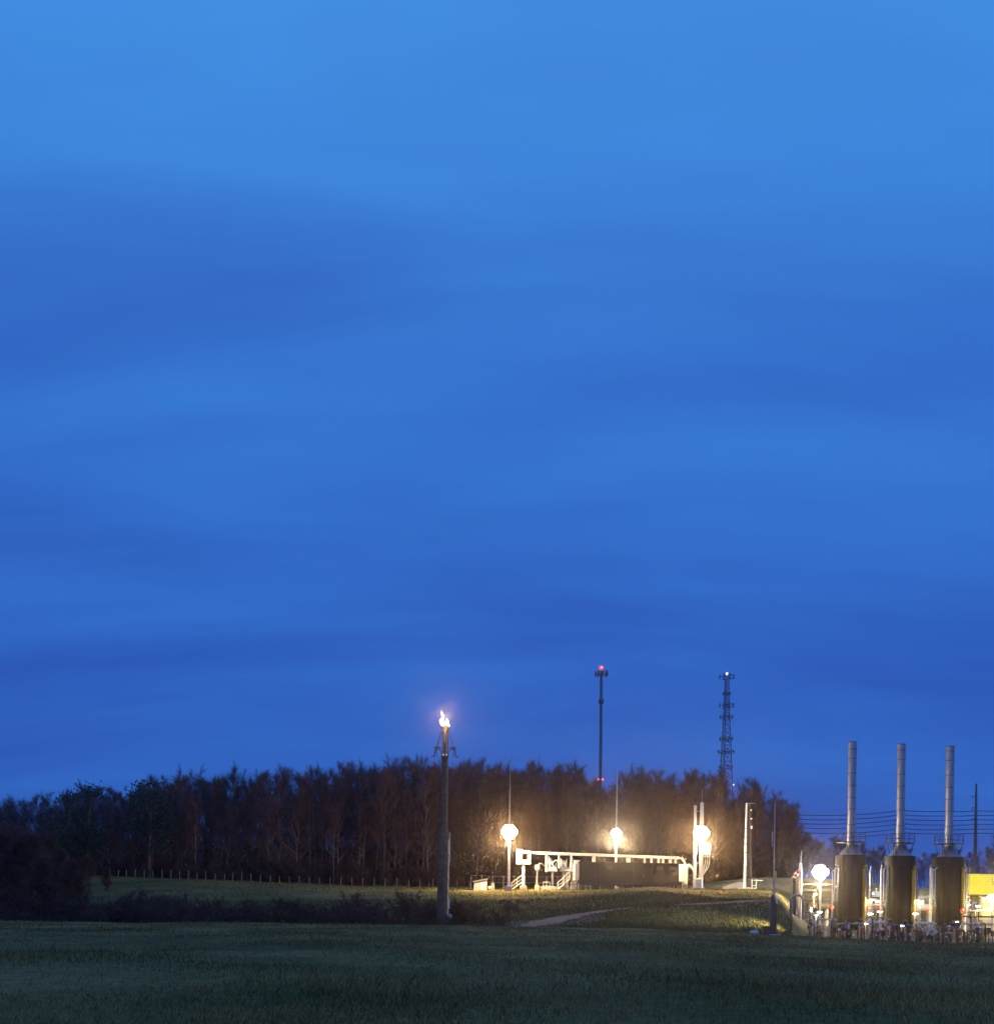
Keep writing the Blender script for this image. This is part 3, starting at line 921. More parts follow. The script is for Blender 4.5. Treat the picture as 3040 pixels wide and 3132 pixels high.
def switch_platform(px0, px1, py, Y, posts, label, bush):
    pm = (px0 + px1) / 2
    g = G(pm, Y)
    t = thing('switch_platform', label, 'platform', g)
    k = KX(Y)
    zt = hz(pm, py, Y) - g.z
    W = (px1 - px0) * k
    MB().cham((0, 0, zt), (W, 1.6, .22), .03).build('deck', 'white_paint', t)
    MB().cham((0, 0, zt + .28), (W * .86, 1.1, .34), .05).build('tank', 'white_paint', t)
    for q in posts:
        x = (q - pm) * k
        MB().tube([(x, 0, 0), (x, 0, zt - .1)], .17, 10).build('post', 'white_paint', t)
        concrete_foot(t, x, 0, .7, .5)
    for (b0, b1, dy, dz, r) in bush:          # bushings leaning up from the tank
        x0, x1 = (b0 - pm) * k, (b1 - pm) * k
        o = MB().tube([(x0, dy, zt + .4), (x0 * .6 + x1 * .4, dy, zt + .4 + dz * .45), (x1, dy, zt + .4 + dz)], [r, r * 1.15, r * .45], 8).build('bushing', 'white_paint', t)
        MB().ball((x1, dy, zt + .4 + dz), .08, 8).build('terminal', 'galvanized', o)
    return t
switch_platform(1674, 1703, 2664, 144.2, (1689,), 'white transformer platform on a single thick post', ((1680, 1676, -.3, 1.5, .16), (1690, 1682, 0, 1.35, .13), (1698, 1700, .3, .7, .13)))
switch_platform(1712, 1757, 2664, 145.2, (1722, 1732, 1750), 'wider white transformer platform carried by three posts with pointed bushings', ((1716, 1714, -.3, 1.2, .19), (1724, 1722, .1, 1.0, .17), (1728, 1731, -.2, 1.15, .15), (1742, 1747, .2, 1.1, .15), (1750, 1751, -.3, 1.3, .15)))
def loop_cable(pts, Y, r, label):
    p0 = P(*pts[0], Y)
    o = MB().tube([P(a, b, Y) - p0 for a, b in pts], r, 6).build('jumper_cable', 'white_paint')
    o.location = p0
    return tag(o, label, 'cable')
loop_cable([(1676, 2637), (1682, 2639), (1690, 2645), (1695, 2654), (1700, 2664)], 143.8, .09, 'white cable curving down from duct onto the single-post platform')
loop_cable([(1690, 2642), (1698, 2632), (1704, 2632), (1710, 2645), (1713, 2661)], 144.0, .08, 'white cable arching up between the two transformer platforms')
loop_cable([(1747, 2655), (1742, 2661), (1735, 2663), (1724, 2662)], 143.4, .08, 'short cable from the third duct to the wider platform')
g_ = G(1564, 141.8)
stairs('stairs', 'white stairs with handrails rising to the thick white post', g_, 1.0, 1.5, 1.15, 5, 1, 'white_paint')
g_ = G(1706, 141.6)
stairs('stairs', 'white stairs with handrails rising to the wider transformer platform', g_, 1.0, 1.6, 1.5, 6, 1, 'white_paint')
def guard(px0, px1, Y, label, n=3, D=1.2):
    g = G(px0, Y)
    t = thing('guard_railing', label, 'railing', g)
    w = (px1 - px0) * KX(Y)
    railing(t, [(w * i / (n - 1), 0, -.05) for i in range(n)], 1.1, 'white_paint', .04)
    return t
guard(1661, 1681, 141.9, 'low white guard railing before the single-post platform')
guard(1776, 1806, 141.2, 'low railing under the left end of the control building')
guard(1745, 1762, 142.0, 'low white railing between cabinet and wider platform', 2)
tag(MB().cham((0, 0, .18), (2.6, 1.8, .5), .04).build('concrete_slab', 'concrete'), 'low pale concrete slab beneath the transformer platforms', 'slab').location = G(1672, 143.6)

# small lean-to hut, ladder and plate left of the first mast
def hut():
    Y = 143.5
    g = G(1470, Y)
    t = thing('lean_to_hut', 'small pale hut with a sloping roof near the first mast', 'hut', g)
    x0, x1 = P(1450, 2700, Y).x - g.x, P(1489, 2700, Y).x - g.x
    zl, zr = hz(1450, 2699, Y) - g.z, hz(1489, 2691, Y) - g.z
    D = 1.8
    vs = [(x0, -D / 2, -.1), (x1, -D / 2, -.1), (x1, D / 2, -.1), (x0, D / 2, -.1), (x0, -D / 2, zl), (x1, -D / 2, zr), (x1, D / 2, zr), (x0, D / 2, zl)]
    MB().add(vs, [(3, 2, 1, 0), (4, 5, 6, 7), (0, 1, 5, 4), (1, 2, 6, 5), (2, 3, 7, 6), (3, 0, 4, 7)]).build('wall', 'concrete', t)
    e_ = .12
    rf = [(x0 - e_, -D / 2 - e_, zl), (x1 + e_, -D / 2 - e_, zr + .02), (x1 + e_, D / 2 + e_, zr + .02), (x0 - e_, D / 2 + e_, zl)]
    MB().add(rf + [(a, b, c + .09) for a, b, c in rf], [(3, 2, 1, 0), (4, 5, 6, 7), (0, 1, 5, 4), (1, 2, 6, 5), (2, 3, 7, 6), (3, 0, 4, 7)]).build('roof', 'galvanized', t)
    d = MB().box((.2, -D / 2 - .02, .5), (.6, .04, .95)).build('door', 'white_paint', t)
    MB().box((.42, -D / 2 - .06, .5), (.04, .05, .12)).build('handle', 'dark_steel', d)
hut()
t = thing('pipe_ladder', 'short white ladder standing beside the pale hut', 'ladder', G(1507, 143))
ladder(t, 0, 0, 0, .95, .3, 'white_paint', .2, .025)
t = thing('warning_sign', 'small white plate on a short post near the ladder', 'sign', G(1497, 143))
MB().tube([(0, 0, 0), (0, 0, .35)], .03, 6).build('post', 'galvanized', t)
MB().box((0, -.04, .42), (.34, .02, .3)).build('plate', 'white_paint', t)

# ------------------------------------------------------------------ twin columns with the right floodlight
def twin_columns():
    Y = 140.9
    g = G(2138, Y)
    t = thing('twin_column_mast', 'pair of thick pale columns carrying a floodlight and bundled conduits', 'lamp mast', g, 'floodlight masts of the station')
    k = KX(Y)
    zt1, zt2, zl = hz(2127, 2464, Y) - g.z, hz(2147, 2456, Y) - g.z, hz(2143, 2550, Y) - g.z
    xa, xb = P(2126, 2590, Y).x - g.x, P(2145, 2590, Y).x - g.x
    MB().tube([(xa, .2, 0), (xa, .2, zt1 * .55), (xa, .2, zt1)], [.23, .21, .19], 12).build('column', 'white_paint', t)
    MB().tube([(xb, 0, 0), (xb, 0, zt2 * .55), (xb, 0, zt2)], [.29, .27, .23], 12).build('column', 'white_paint', t)
    for f in (.32, .60, .93):
        MB().box(((xa + xb) / 2, .1, zt1 * f), (xb - xa, .18, .16)).build('cross_brace', 'galvanized', t)
    MB().tube([(xb, 0, zt2), (xb, 0, zt2 + 1.9)], [.035, .012], 6).build('lightning_rod', 'galvanized', t)
    x2 = P(2172, 2600, Y).x - g.x
    for py, w in ((2590, 1), (2614, .95), (2621, .95)):
        z = hz(2160, py, Y) - g.z
        MB().box(((xb + x2) / 2 * 1.0, -.15, z), ((x2 - xb) * w, .35, .16)).build('bracket', 'galvanized', t)
    for q in range(3):
        xx = x2 - .12 - q * .3
        ztop = hz(2165, 2580, Y) - g.z
        zc = hz(2165, 2636 + 3 * q, Y) - g.z
        MB().tube([(xx, -.2, ztop), (xx, -.2, zc), (xx - .12, -.2, zc - .7), (xx - .5 + .12 * q, -.2, zc - 1.35), (xb + .15, -.2, zc - 1.9)], .05, 6).build('conduit', 'white_paint', t)
    for q in range(2):
        z = hz(2110, 2648 + 4 * q, Y) - g.z
        MB().tube([(xa - 1.3, -.15, z - .05), (xa - .9, -.15, z + .1), (xa - .45, -.15, z - .1), (xa - .2, -.15, z - .7), (xa - .12, -.15, .6)], .05, 6).build('conduit', 'white_paint', t)
    MB().cham(((xa + xb) / 2, -.45, .85), (.85, .5, 1.3), .04).build('cabinet', 'white_paint', t)
    for x in (xa, xb): concrete_foot(t, x, 0.1 if x == xa else 0, .8, .35)
    xl = P(2145, 2550, Y).x - g.x
    MB().ring((xb, 0, zl + .3), .8, .05, 20, 6).build('mounting_ring', 'galvanized', t)
    glare_bowls(t, xb, 0, zl, 1.35, 'lens_warm')
    point_light(t, (xb, -.3, zl - 1.35), LAMP * .36, (1, .66, .30), .6)
    flood_beam(t, (xb, -.3, zl - 1.35), LAMP, (1, .66, .30), (-1, 1.0, -.7))
    flood_beam(t, (xb + .1, -.3, zl - 1.35), LAMP, (1, .66, .30), (.8, 1, -.25))
twin_columns()

# ------------------------------------------------------------------ lattice mast, thin pole with sleeve, windsock pole
def lattice(mb, legs0, legs1, n, r, rb):
    k = len(legs0)
    for i in range(k): mb.tube([legs0[i], legs1[i]], [r, r * .8], 5)
    for j in range(n):
        f0, f1 = j / n, (j + 1) / n
        for i in range(k):
            i2 = (i + 1) % k
            a, b = legs0[i].lerp(legs1[i], f0), legs0[i2].lerp(legs1[i2], f1)
            c, d = legs0[i2].lerp(legs1[i2], f0), legs0[i].lerp(legs1[i], f1)
            mb.tube([a, b], rb, 3, False); mb.tube([c, d], rb, 3, False); mb.tube([d, b], rb, 3, False)
    return mb
def radio_mast():
    Y = 148
    g = G(2282, Y)
    t = thing('radio_mast', 'slender lattice mast with one leg painted white as if lit on the upper pad', 'mast', g)
    zt = hz(2287, 2458, Y) - g.z
    xt = P(2287, 2458, Y).x - g.x
    l0 = [Vector((-.25, -.2, 0)), Vector((.72, -.2, 0)), Vector((.25, .6, 0))]
    l1 = [Vector((xt - .12, -.1, zt)), Vector((xt + .28, -.1, zt)), Vector((xt + .1, .2, zt))]
    lattice(MB(), l0, l1, 16, .045, .02).build('lattice', 'tower_steel', t)
    MB().tube([l0[0] + Vector((-.1, -.1, 0)), l1[0] + Vector((-.1, -.1, 0))], [.19, .10], 8).build('lit_leg', 'white_paint', t)  # white paint stands in for lamplight on this leg
    for f in (.24, .42, .52, .60, .70):
        q = l0[0].lerp(l1[0], f) + Vector((-.1, -.1, 0))
        MB().cyl(q, .22 - .08 * f, .12, 8).build('clamp', 'dark_steel', t)
    for f in (.72, .82, .92):
        q = l0[1].lerp(l1[1], f)
        MB().cham((q.x + .12, q.y - .1, q.z), (.2, .2, .42 if f < .8 else .2), .03).build('antenna', 'white_paint', t)
    q = l1[1]
    MB().tube([q + Vector((-.3, 0, 0)), q + Vector((.7, 0, 0))], .03, 5).build('top_arm', 'galvanized', t)
    MB().cham((.2, 0, .05), (2.2, 1.6, .3), .05).build('footing', 'concrete', t)
radio_mast()
t = thing('access_gate', 'pale pipe frame gate beside the lattice mast', 'gate', G(2299, 147.5))
for x in (0, .62): MB().tube([(x, 0, -.05), (x, 0, 1.35)], .05, 6).build('gate_post', 'white_paint', t)
for z in (.5, 1.25): MB().tube([(0, 0, z), (.62 if z < 1 else 1.5, 0, z)], .04, 6).build('rail', 'white_paint', t)

def vent_pole():
    Y = 90.0
    px = 2364
    g = G(px, Y)
    t = thing('vent_stack', 'dark thick vent pipe with a long thin pole rising from it beside the bank', 'vent stack', g)
    z1, zt = hz(px, 2738, Y) - g.z, hz(2372, 2458, Y) - g.z
    zm = hz(px, 2660, Y) - g.z
    MB().tube([(0, 0, -.1), (0, 0, z1 - .5), (0, 0, z1)], [.27, .24, .11], 14).build('sleeve', 'dark_steel', t)
    MB().tube([(.22, -.22, 0), (.22, -.22, z1 - .45)], [.07, .06], 8).build('side_pipe', 'rust_steel', t)
    MB().tube([(.06, 0, z1 - .05), (.06, 0, zm), (.06, 0, zt)], [.085, .065, .03], 10).build('pole', 'galvanized', t)
    MB().tube([(.08, -.15, z1 + .05), (.3, -.28, z1 - .75)], [.075, .10], 8).build('rain_cap', 'white_paint', t)
    MB().tube([(.18, -.05, zm - .9), (.18, -.05, zm - .15)], .09, 8).build('collar', 'yellow_paint', t)
    for a, b in ((2545, 2580), (2582, 2590)):
        MB().tube([(-.12, 0, hz(px, a, Y) - g.z), (-.12, 0, hz(px, b, Y) - g.z)], .035, 6).build('antenna', 'galvanized', t)
    MB().cham((0, 0, 0), (1.2, 1.2, .3), .05).build('footing', 'concrete', t)
vent_pole()
def windsock():
    Y = 140.0
    g = G(2447, Y)
    t = thing('windsock_pole', 'pale tapered pole carrying a red and white windsock', 'windsock', g)
    z1, zt = hz(2445, 2640, Y) - g.z, hz(2450, 2600, Y) - g.z
    MB().tube([(0, 0, 0), (0, 0, z1)], [.22, .19], 12).build('pole', 'white_paint', t)
    MB().tube([(.02, 0, z1), (.12, 0, zt)], [.06, .025], 6).build('tip', 'galvanized', t)
    for f in (.62, .8): MB().cyl((0, 0, z1 * f), .24, .10, 10).build('clamp', 'galvanized', t)
    a = Vector((P(2440, 2668, Y).x - g.x, -.1, hz(2440, 2668, Y) - g.z)); b = Vector((P(2420, 2694, Y).x - g.x, -.5, hz(2420, 2694, Y) - g.z))
    MB().tube([(0, 0, a.z), a], .03, 5).build('swivel_arm', 'galvanized', t)
    n = 5
    sock = MB().ring(a, .30, .025, 12, 5, 'x').build('hoop', 'galvanized', t)
    for i in range(n):
        f0, f1 = i / n, (i + 1) / n
        MB().tube([a.lerp(b, f0), a.lerp(b, (f0 + f1) / 2) + Vector((0, 0, .03)), a.lerp(b, f1)], [.31 - .10 * f0, .30 - .1 * (f0 + f1) / 2, .31 - .10 * f1], 12, i == n - 1).build('sock_band', ('red_cloth', 'white_cloth', 'red_cloth', 'white_cloth', 'orange_cloth')[i], t)
windsock()
# dark timber-clad post beside the windsock
t = thing('utility_pedestal', 'dark slim pedestal below the windsock', 'pedestal', G(2428, 138))
hh = hz(2428, 2690, 138) - t.location.z
MB().cham((0, 0, hh / 2 - .1), (.5, .5, hh + .2), .04).build('body', 'dark_steel', t)
MB().cham((0, 0, hh + .05), (.58, .58, .12), .04).build('cap', 'dark_steel', t)

# pale sheet-pile wall behind the mast
def sheet_wall():
    Y = 166
    g = G(2200, Y)
    t = thing('panel_wall', 'low pale corrugated panel wall at the foot of the tan bank', 'wall', g)
    n = 12
    for i in range(n):
        px = 2212 + i * 6.2
        top = hz(px, 2716 - 17 * min(1, (i + 2) / 9), Y) - g.z
        x = P(px, 2710, Y).x - g.x
        zz_ = Z(x + g.x, Y) - g.z
        MB().cham((x, (i % 2) * .06, (top + zz_ - .2) / 2), (6.0 * KX(Y), .08, top - zz_ + .2), .015).build('panel', 'concrete', t)
sheet_wall()
# ------------------------------------------------------------------ flare stack
def flare_stack():
    Y = 100.0
    px = 1357
    g = G(px, Y, 2600)
    g.z = Z(g.x, Y)
    t = thing('flare_stack', 'tall dark flare stack with burning tip rising from the brush', 'flare stack', g)
    H = lambda py: hz(1360, py, Y) - g.z
    zb, zs, zt = H(2560), H(2535), H(2222)
    MB().tube([(0, 0, -.2), (0, 0, zb), (0, 0, zs)], [.58, .53, .36], 18).build('lower_riser', 'rust_steel', t)
    MB().tube([(0, 0, zs), (0, 0, H(2330)), (0, 0, H(2318))], [.33, .31, .31], 16).build('upper_riser', 'rust_steel', t)
    MB().tube([(0, 0, H(2322)), (0, 0, H(2310)), (0, 0, H(2300))], [.37, .37, .32], 16).build('collar', 'dark_steel', t)
    tip = MB().tube([(0, 0, H(2302)), (0, 0, H(2236))], .29, 16).build('burner_tip', 'dark_steel', t)
    MB().tube([(0, 0, H(2240)), (0, 0, zt)], [.31, .32], 16, False).ring((0, 0, zt), .32, .03, 18, 5).build('wind_shield', 'rust_steel', tip)
    for s in (-1, 1):      # pilot pipes on the camera side
        MB().tube([(s * .16, -.38, H(2312)), (s * .15, -.38, H(2250)), (s * .05, -.37, H(2243)), (s * .05, -.36, H(2234))], .03, 6).build('pilot_pipe', 'galvanized', t)
        MB().ball((s * .17, -.40, H(2312)), .10, 10).build('pilot_mixer', 'white_paint', t)
    MB().tube([(0, -.39, H(2275)), (0, -.39, H(2236))], .035, 6).build('pilot_pipe', 'galvanized', t)
    for s in (-1, 1):      # retraction guide frames on both sides
        for dy in (-.16, .16):
            MB().tube([(s * .42, dy, H(2243)), (s * 1.06, dy, H(2316))], .035, 5).build('guide_rail', 'dark_steel', t)
        MB().tube([(s * .36, 0, H(2286)), (s * 1.0, 0, H(2286))], .05, 6).build('support_arm', 'dark_steel', t)
        MB().tube([(s * .36, 0, H(2302)), (s * .62, 0, H(2287))], .04, 5).build('arm_brace', 'dark_steel', t)
        MB().tube([(s * .34, 0, H(2240)), (s * .70, 0, H(2240))], .035, 5).build('upper_arm', 'dark_steel', t)
        for q in (.55, .72, .9):
            MB().cyl((s * q, 0, H(2294)), .06, .22, 8).build('insulator', 'dark_steel', t)
        lx = s * .92
        l = MB().tube([(lx - s * .10, 0, H(2286)), (lx - s * .16, 0, H(2318))], .025, 5).tube([(lx + s * .10, 0, H(2286)), (lx + s * .12, 0, H(2318))], .025, 5).build('hanger', 'dark_steel', t)
        for py in (2296, 2304, 2313): MB().tube([(lx - s * .14, 0, H(py)), (lx + s * .11, 0, H(py))], .02, 5).build('hanger_rung', 'dark_steel', l)
        MB().ball((s * 1.2, 0, H(2315)), .09, 8).build('pulley', 'dark_steel', t)
    for py in (2385, 2450, 2500): MB().cyl((0, 0, H(py)), .36, .08, 16).build('flange', 'rust_steel', t)
    for py in (2620, 2690): MB().cyl((0, 0, H(py)), .61, .12, 18).build('flange', 'rust_steel', t)
    MB().tube([(.46, -.30, .6), (.46, -.30, zb - .3)], .06, 8).build('fuel_line', 'galvanized', t)
    MB().tube([(.60, -.28, H(2640)), (.60, -.28, H(2547))], .035, 6).build('conduit', 'white_paint', t)
    MB().box((.62, -.52, H(2765)), (.10, .05, .95)).build('gauge_board', 'white_paint', t)
    MB().tube([(.30, -.35, .7), (.55, -.62, .7), (.62, -.66, 0)], .07, 8).build('drain_pipe', 'galvanized', t)
    MB().ball((.62, -.62, 1.2), .30, 12, 1, 1, 1).cyl((.62, -.62, -.1), .12, 1.2, 10).build('seal_drum', 'blue_grey_paint', t)
    ladder(t, .05, .62, .3, H(2330), .4, 'dark_steel', .5, .025)
    MB().cham((0, 0, .05), (2.0, 2.0, .5), .08).build('footing', 'concrete', t)
    # the flame: two leaning tongues, one tall and one short
    r = random.Random(4)
    def tongue(base, pts, rad, n=14, seed=0):
        q = random.Random(seed)
        mb = MB(); P_, R_ = [], []
        for i in range(len(pts)):
            P_.append(Vector(base) + Vector(pts[i])); R_.append(rad[i])
        mb.tube(P_, R_, n)
        mb.v = [(x + q.gauss(0, .012), y + q.gauss(0, .012), z + q.gauss(0, .02)) for x, y, z in mb.v]
        return mb
    zf = zt - .05
    root = thing('flame', 'bright white gas flame burning on the flare stack tip', 'flame', g + Vector((0, 0, zf)))
    tongue((0, 0, 0), [(-.02, 0, 0), (-.12, 0, .14), (-.27, 0, .30), (-.40, .03, .48), (-.38, .02, .64), (-.27, 0, .80), (-.24, 0, 1.0), (-.30, 0, 1.18), (-.38, 0, 1.34)], [.24, .23, .19, .15, .14, .10, .08, .055, .008], 14, 2).build('tall_tongue', 'flame', root)
    tongue((0, 0, 0), [(.10, -.02, .0), (.16, -.03, .22), (.17, 0, .46), (.12, 0, .64), (.07, 0, .78)], [.22, .19, .13, .075, .008], 12, 3).build('short_tongue', 'flame', root)
    tongue((0, 0, 0), [(-.36, 0, 1.16), (-.43, 0, 1.32), (-.37, 0, 1.46), (-.43, 0, 1.62)], [.03, .05, .03, .006], 8, 5).build('flame_tip', 'flame_edge', root)
    tongue((0, 0, 0), [(-.50, 0, .40), (-.58, 0, .56), (-.55, 0, .70)], [.04, .05, .006], 8, 7).build('flame_tip', 'flame_edge', root)
    tongue((0, 0, 0), [(.22, 0, .0), (.34, .02, .08), (.37, .02, .20)], [.09, .07, .008], 8, 6).build('side_tongue', 'flame', root)
    point_light(root, (-.05, -.7, .9), 1300, (1, .62, .30), .3, 'flame_glow')
flare_stack()

# ------------------------------------------------------------------ fired heaters with exhaust stacks
def heater(pxc, pys, pyt, Y, where, first):
    pxb = pxc
    xb = P(pxb, 2600, Y).x
    g = Vector((xb, Y, Z(xb, Y)))
    t = thing('fired_heater', where, 'heater', g, 'fired heaters with tall exhaust stacks')
    d = pys - 2617                      # photo rows drop along the row of heaters
    H = lambda py: hz(pxb, py + d, Y) - g.z
    R = 1.66
    zt = hz(pxb, pyt, Y) - g.z
    ztop, zcap, zcone = H(2617), H(2648), H(2586)
    zd = H(2826)
    MB().lathe((0, 0, 0), [(R * .98, zd), (R, zd + .05), (R, zcap)], 40).build('shell', 'heater_shell', t)
    for q in range(5):
        MB().ring((0, 0, zd + (zcap - zd) * (q + .5) / 5), R + .005, .035, 40, 5).build('stiffener', 'heater_shell', t)
    MB().cyl((0, 0, zcap - .02), R + .27, ztop - zcap, 40).build('top_collar', 'heater_shell', t)
    MB().ring((0, 0, zcap), R + .27, .05, 40, 5).build('collar_rim', 'heater_shell', t)
    cone = MB().lathe((0, 0, 0), [(1.62, ztop - .02), (1.58, ztop + .04), (.58, zcone), (.56, zcone + .12)], 8)
    cone.sm = [False] * len(cone.sm)
    cone.build('hood', 'hood_grey', t)
    seams = [H(py) for py in (2562, 2524, 2476, 2440, 2403, 2366, 2321, 2292)]
    zs = [zcone + .08] + seams + [zt]
    for i in range(len(zs) - 1):        # the exhaust pipe is made of flanged courses
        rr = .555 if i < 2 else .52
        o = MB().tube([(0, 0, zs[i]), (0, 0, zs[i + 1] - .03)], rr, 24, True).build('stack_section', 'aluminium', t)
        MB().ring((0, 0, zs[i + 1] - .02), rr + .012, .035, 24, 5).build('band', 'dark_steel', o)
    # catwalk round the foot of the stack
    zp = H(2577)
    pl = MB().lathe((0, 0, 0), [(.66, zp - .06), (1.85, zp - .06), (1.85, zp), (.66, zp), (.66, zp - .06)], 24).build('catwalk', 'dark_steel', t)
    for zz_ in (.55, 1.1): MB().ring((0, 0, zp + zz_), 1.82, .03, 28, 5).build('handrail', 'dark_steel', pl)
    for k in range(10):
        a = 2 * math.pi * k / 10
        MB().tube([(1.82 * math.cos(a), 1.82 * math.sin(a), zp - .05), (1.82 * math.cos(a), 1.82 * math.sin(a), zp + 1.1)], .03, 5).build('rail_post', 'dark_steel', pl)
    for k in range(4):
        a = 2 * math.pi * (k + .5) / 4
        MB().tube([(1.75 * math.cos(a), 1.75 * math.sin(a), zp - .06), (1.3 * math.cos(a), 1.3 * math.sin(a), ztop)], .05, 5).build('catwalk_brace', 'dark_steel', pl)
    # yellow air duct with elbow
    x, y = 1.28, -1.36
    zy = H(2654)
    duct = MB()
    MB().tube([(x, y, zd + .3), (x, y, zy - .2)], .235, 16).build('yellow_duct', 'yellow_paint', t)
    MB().ball((x + .20, y + .12, zy + .12), .27, 14).build('duct_elbow', 'yellow_paint', t)
    for q in range(4): MB().ring((x, y, zd + .8 + q * (zy - zd - 1.2) / 4), .24, .03, 16, 5).build('duct_band', 'yellow_paint', t)
    # slim service pipes either side
    for i, (px_, a, b, r) in enumerate(((44, 2668, 2800, .075), (51, 2658, 2790, .11), (57, 2700, 2812, .06), (-44, 2652, 2760, .07), (-50, 2656, 2758, .10), (-56, 2664, 2790, .06))):
        q = px_ * KX(Y)
        yy = -.35 + .18 * (i % 3)
        p_ = MB().tube([(q, yy, H(b)), (q, yy, H(a) - .2), (q - .12 * (1 if q > 0 else -1), yy, H(a)), (q * .86, yy, H(a) + .05)], r, 8).build('service_pipe', 'white_paint' if i != 1 else 'galvanized', t)
        MB().cyl((q, yy, H(b) + .3), r * 1.7, .08, 10).build('flange', 'galvanized', p_)
        MB().box((q * .95, yy, (H(a) + H(b)) / 2), (abs(q) * .16, .06, .06)).build('clamp', 'galvanized', p_)
    cg = ladder(t, -1.2, -1.35, zd, zp, .42, 'heater_shell', .4, .03)
    for q in range(6): MB().ring((-1.2, -1.6, zd + 2.4 + q * 1.05), .36, .02, 12, 4).build('cage_hoop', 'heater_shell', cg)
    for k in range(6):                  # legs below the burner deck
        a = 2 * math.pi * (k + .25) / 6
        MB().tube([(1.4 * math.cos(a), 1.4 * math.sin(a), -.1), (1.4 * math.cos(a), 1.4 * math.sin(a), zd)], .13, 8).build('leg', 'dark_steel', t)
    MB().lathe((0, 0, 0), [(0, zd - .12), (2.05, zd - .12), (2.05, zd), (0, zd)], 28).build('burner_deck', 'dark_steel', t)
    for k in range(5):
        a = math.pi * (1.1 + .2 * k)
        bn = MB().cyl((.95 * math.cos(a), .95 * math.sin(a), zd - .85), .20, .75, 12).build('burner', 'rust_steel', t)
    if first:
        pass
    return t
heater(2603, 2617, 2270, 136.0, 'olive fired heater with exhaust stack standing beside the short floodlight', True)
heater(2753, 2620, 2277, 136.8, 'olive fired heater with exhaust stack between two others', False)
heater(2902, 2623, 2284, 137.6, 'olive fired heater with exhaust stack next to the lime yellow container', False)

# ------------------------------------------------------------------ cell towers far behind the wood
def monopole():
    Y = 285.0
    xg = P(1828, 2600, Y).x + .6
    g = Vector((xg, Y, Z(xg, Y)))
    t = thing('cell_monopole', 'tall slim cell tower pole with a red beacon on top behind the wood', 'cell tower', g)
    H = lambda py: hz(1838, py, Y) - g.z
    k = KX(Y)
    zt = H(2056)
    lean = P(1839, 2056, Y).x - xg
    X = lambda z: lean * z / zt
    MB().tube([(0, 0, 0), (X(zt * .5), 0, zt * .5), (X(zt), 0, zt)], [.55, .45, .33], 12).build('pole', 'tower_steel', t)
    top = MB().ring((lean, 0, H(2064)), 1.6, .08, 18, 5).ring((lean, 0, H(2058)), 1.6, .06, 18, 5)
    for i in range(6):
        a = math.pi * i / 3
        top.tube([(lean, 0, H(2064)), (lean + 1.6 * math.cos(a), 1.6 * math.sin(a), H(2064))], .06, 5)
    top.build('antenna_platform', 'tower_steel', t)
    for i in range(9):
        a = 2 * math.pi * i / 9
        MB().cham((lean + 1.7 * math.cos(a), 1.7 * math.sin(a), H(2061)), (.28, .28, 1.5), .05).build('antenna', 'tower_steel', t)
    z = H(2090)
    MB().tube([(X(z) - .75, 0, z), (X(z) + .75, 0, z)], .08, 5).build('cross_arm', 'tower_steel', t)
    z = H(2147)
    MB().lathe((X(z), -.35, z), [(0, -.75), (.7, -.6), (.72, .6), (0, .75)], 12).build('dish_drum', 'tower_steel', t)
    MB().cyl((lean, 0, zt), .08, .9, 6).build('beacon_stem', 'tower_steel', t)
    o = MB().ball((lean, 0, H(2043)), .58, 14, 1, 1, .9).build('beacon', 'lens_red', t)  # ball enlarged to take in the beacon's red glow
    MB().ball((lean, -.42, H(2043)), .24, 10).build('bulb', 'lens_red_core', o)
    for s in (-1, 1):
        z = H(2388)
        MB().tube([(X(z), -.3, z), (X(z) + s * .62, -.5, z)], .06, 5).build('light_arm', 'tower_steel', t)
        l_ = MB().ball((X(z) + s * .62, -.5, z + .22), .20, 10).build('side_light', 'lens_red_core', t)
        MB().ring((X(z) + s * .62, -.5, z + .06), .22, .10, 10, 5).build('side_light_halo', 'lens_red', l_)  # glowing ring imitates the red halo round the light
monopole()
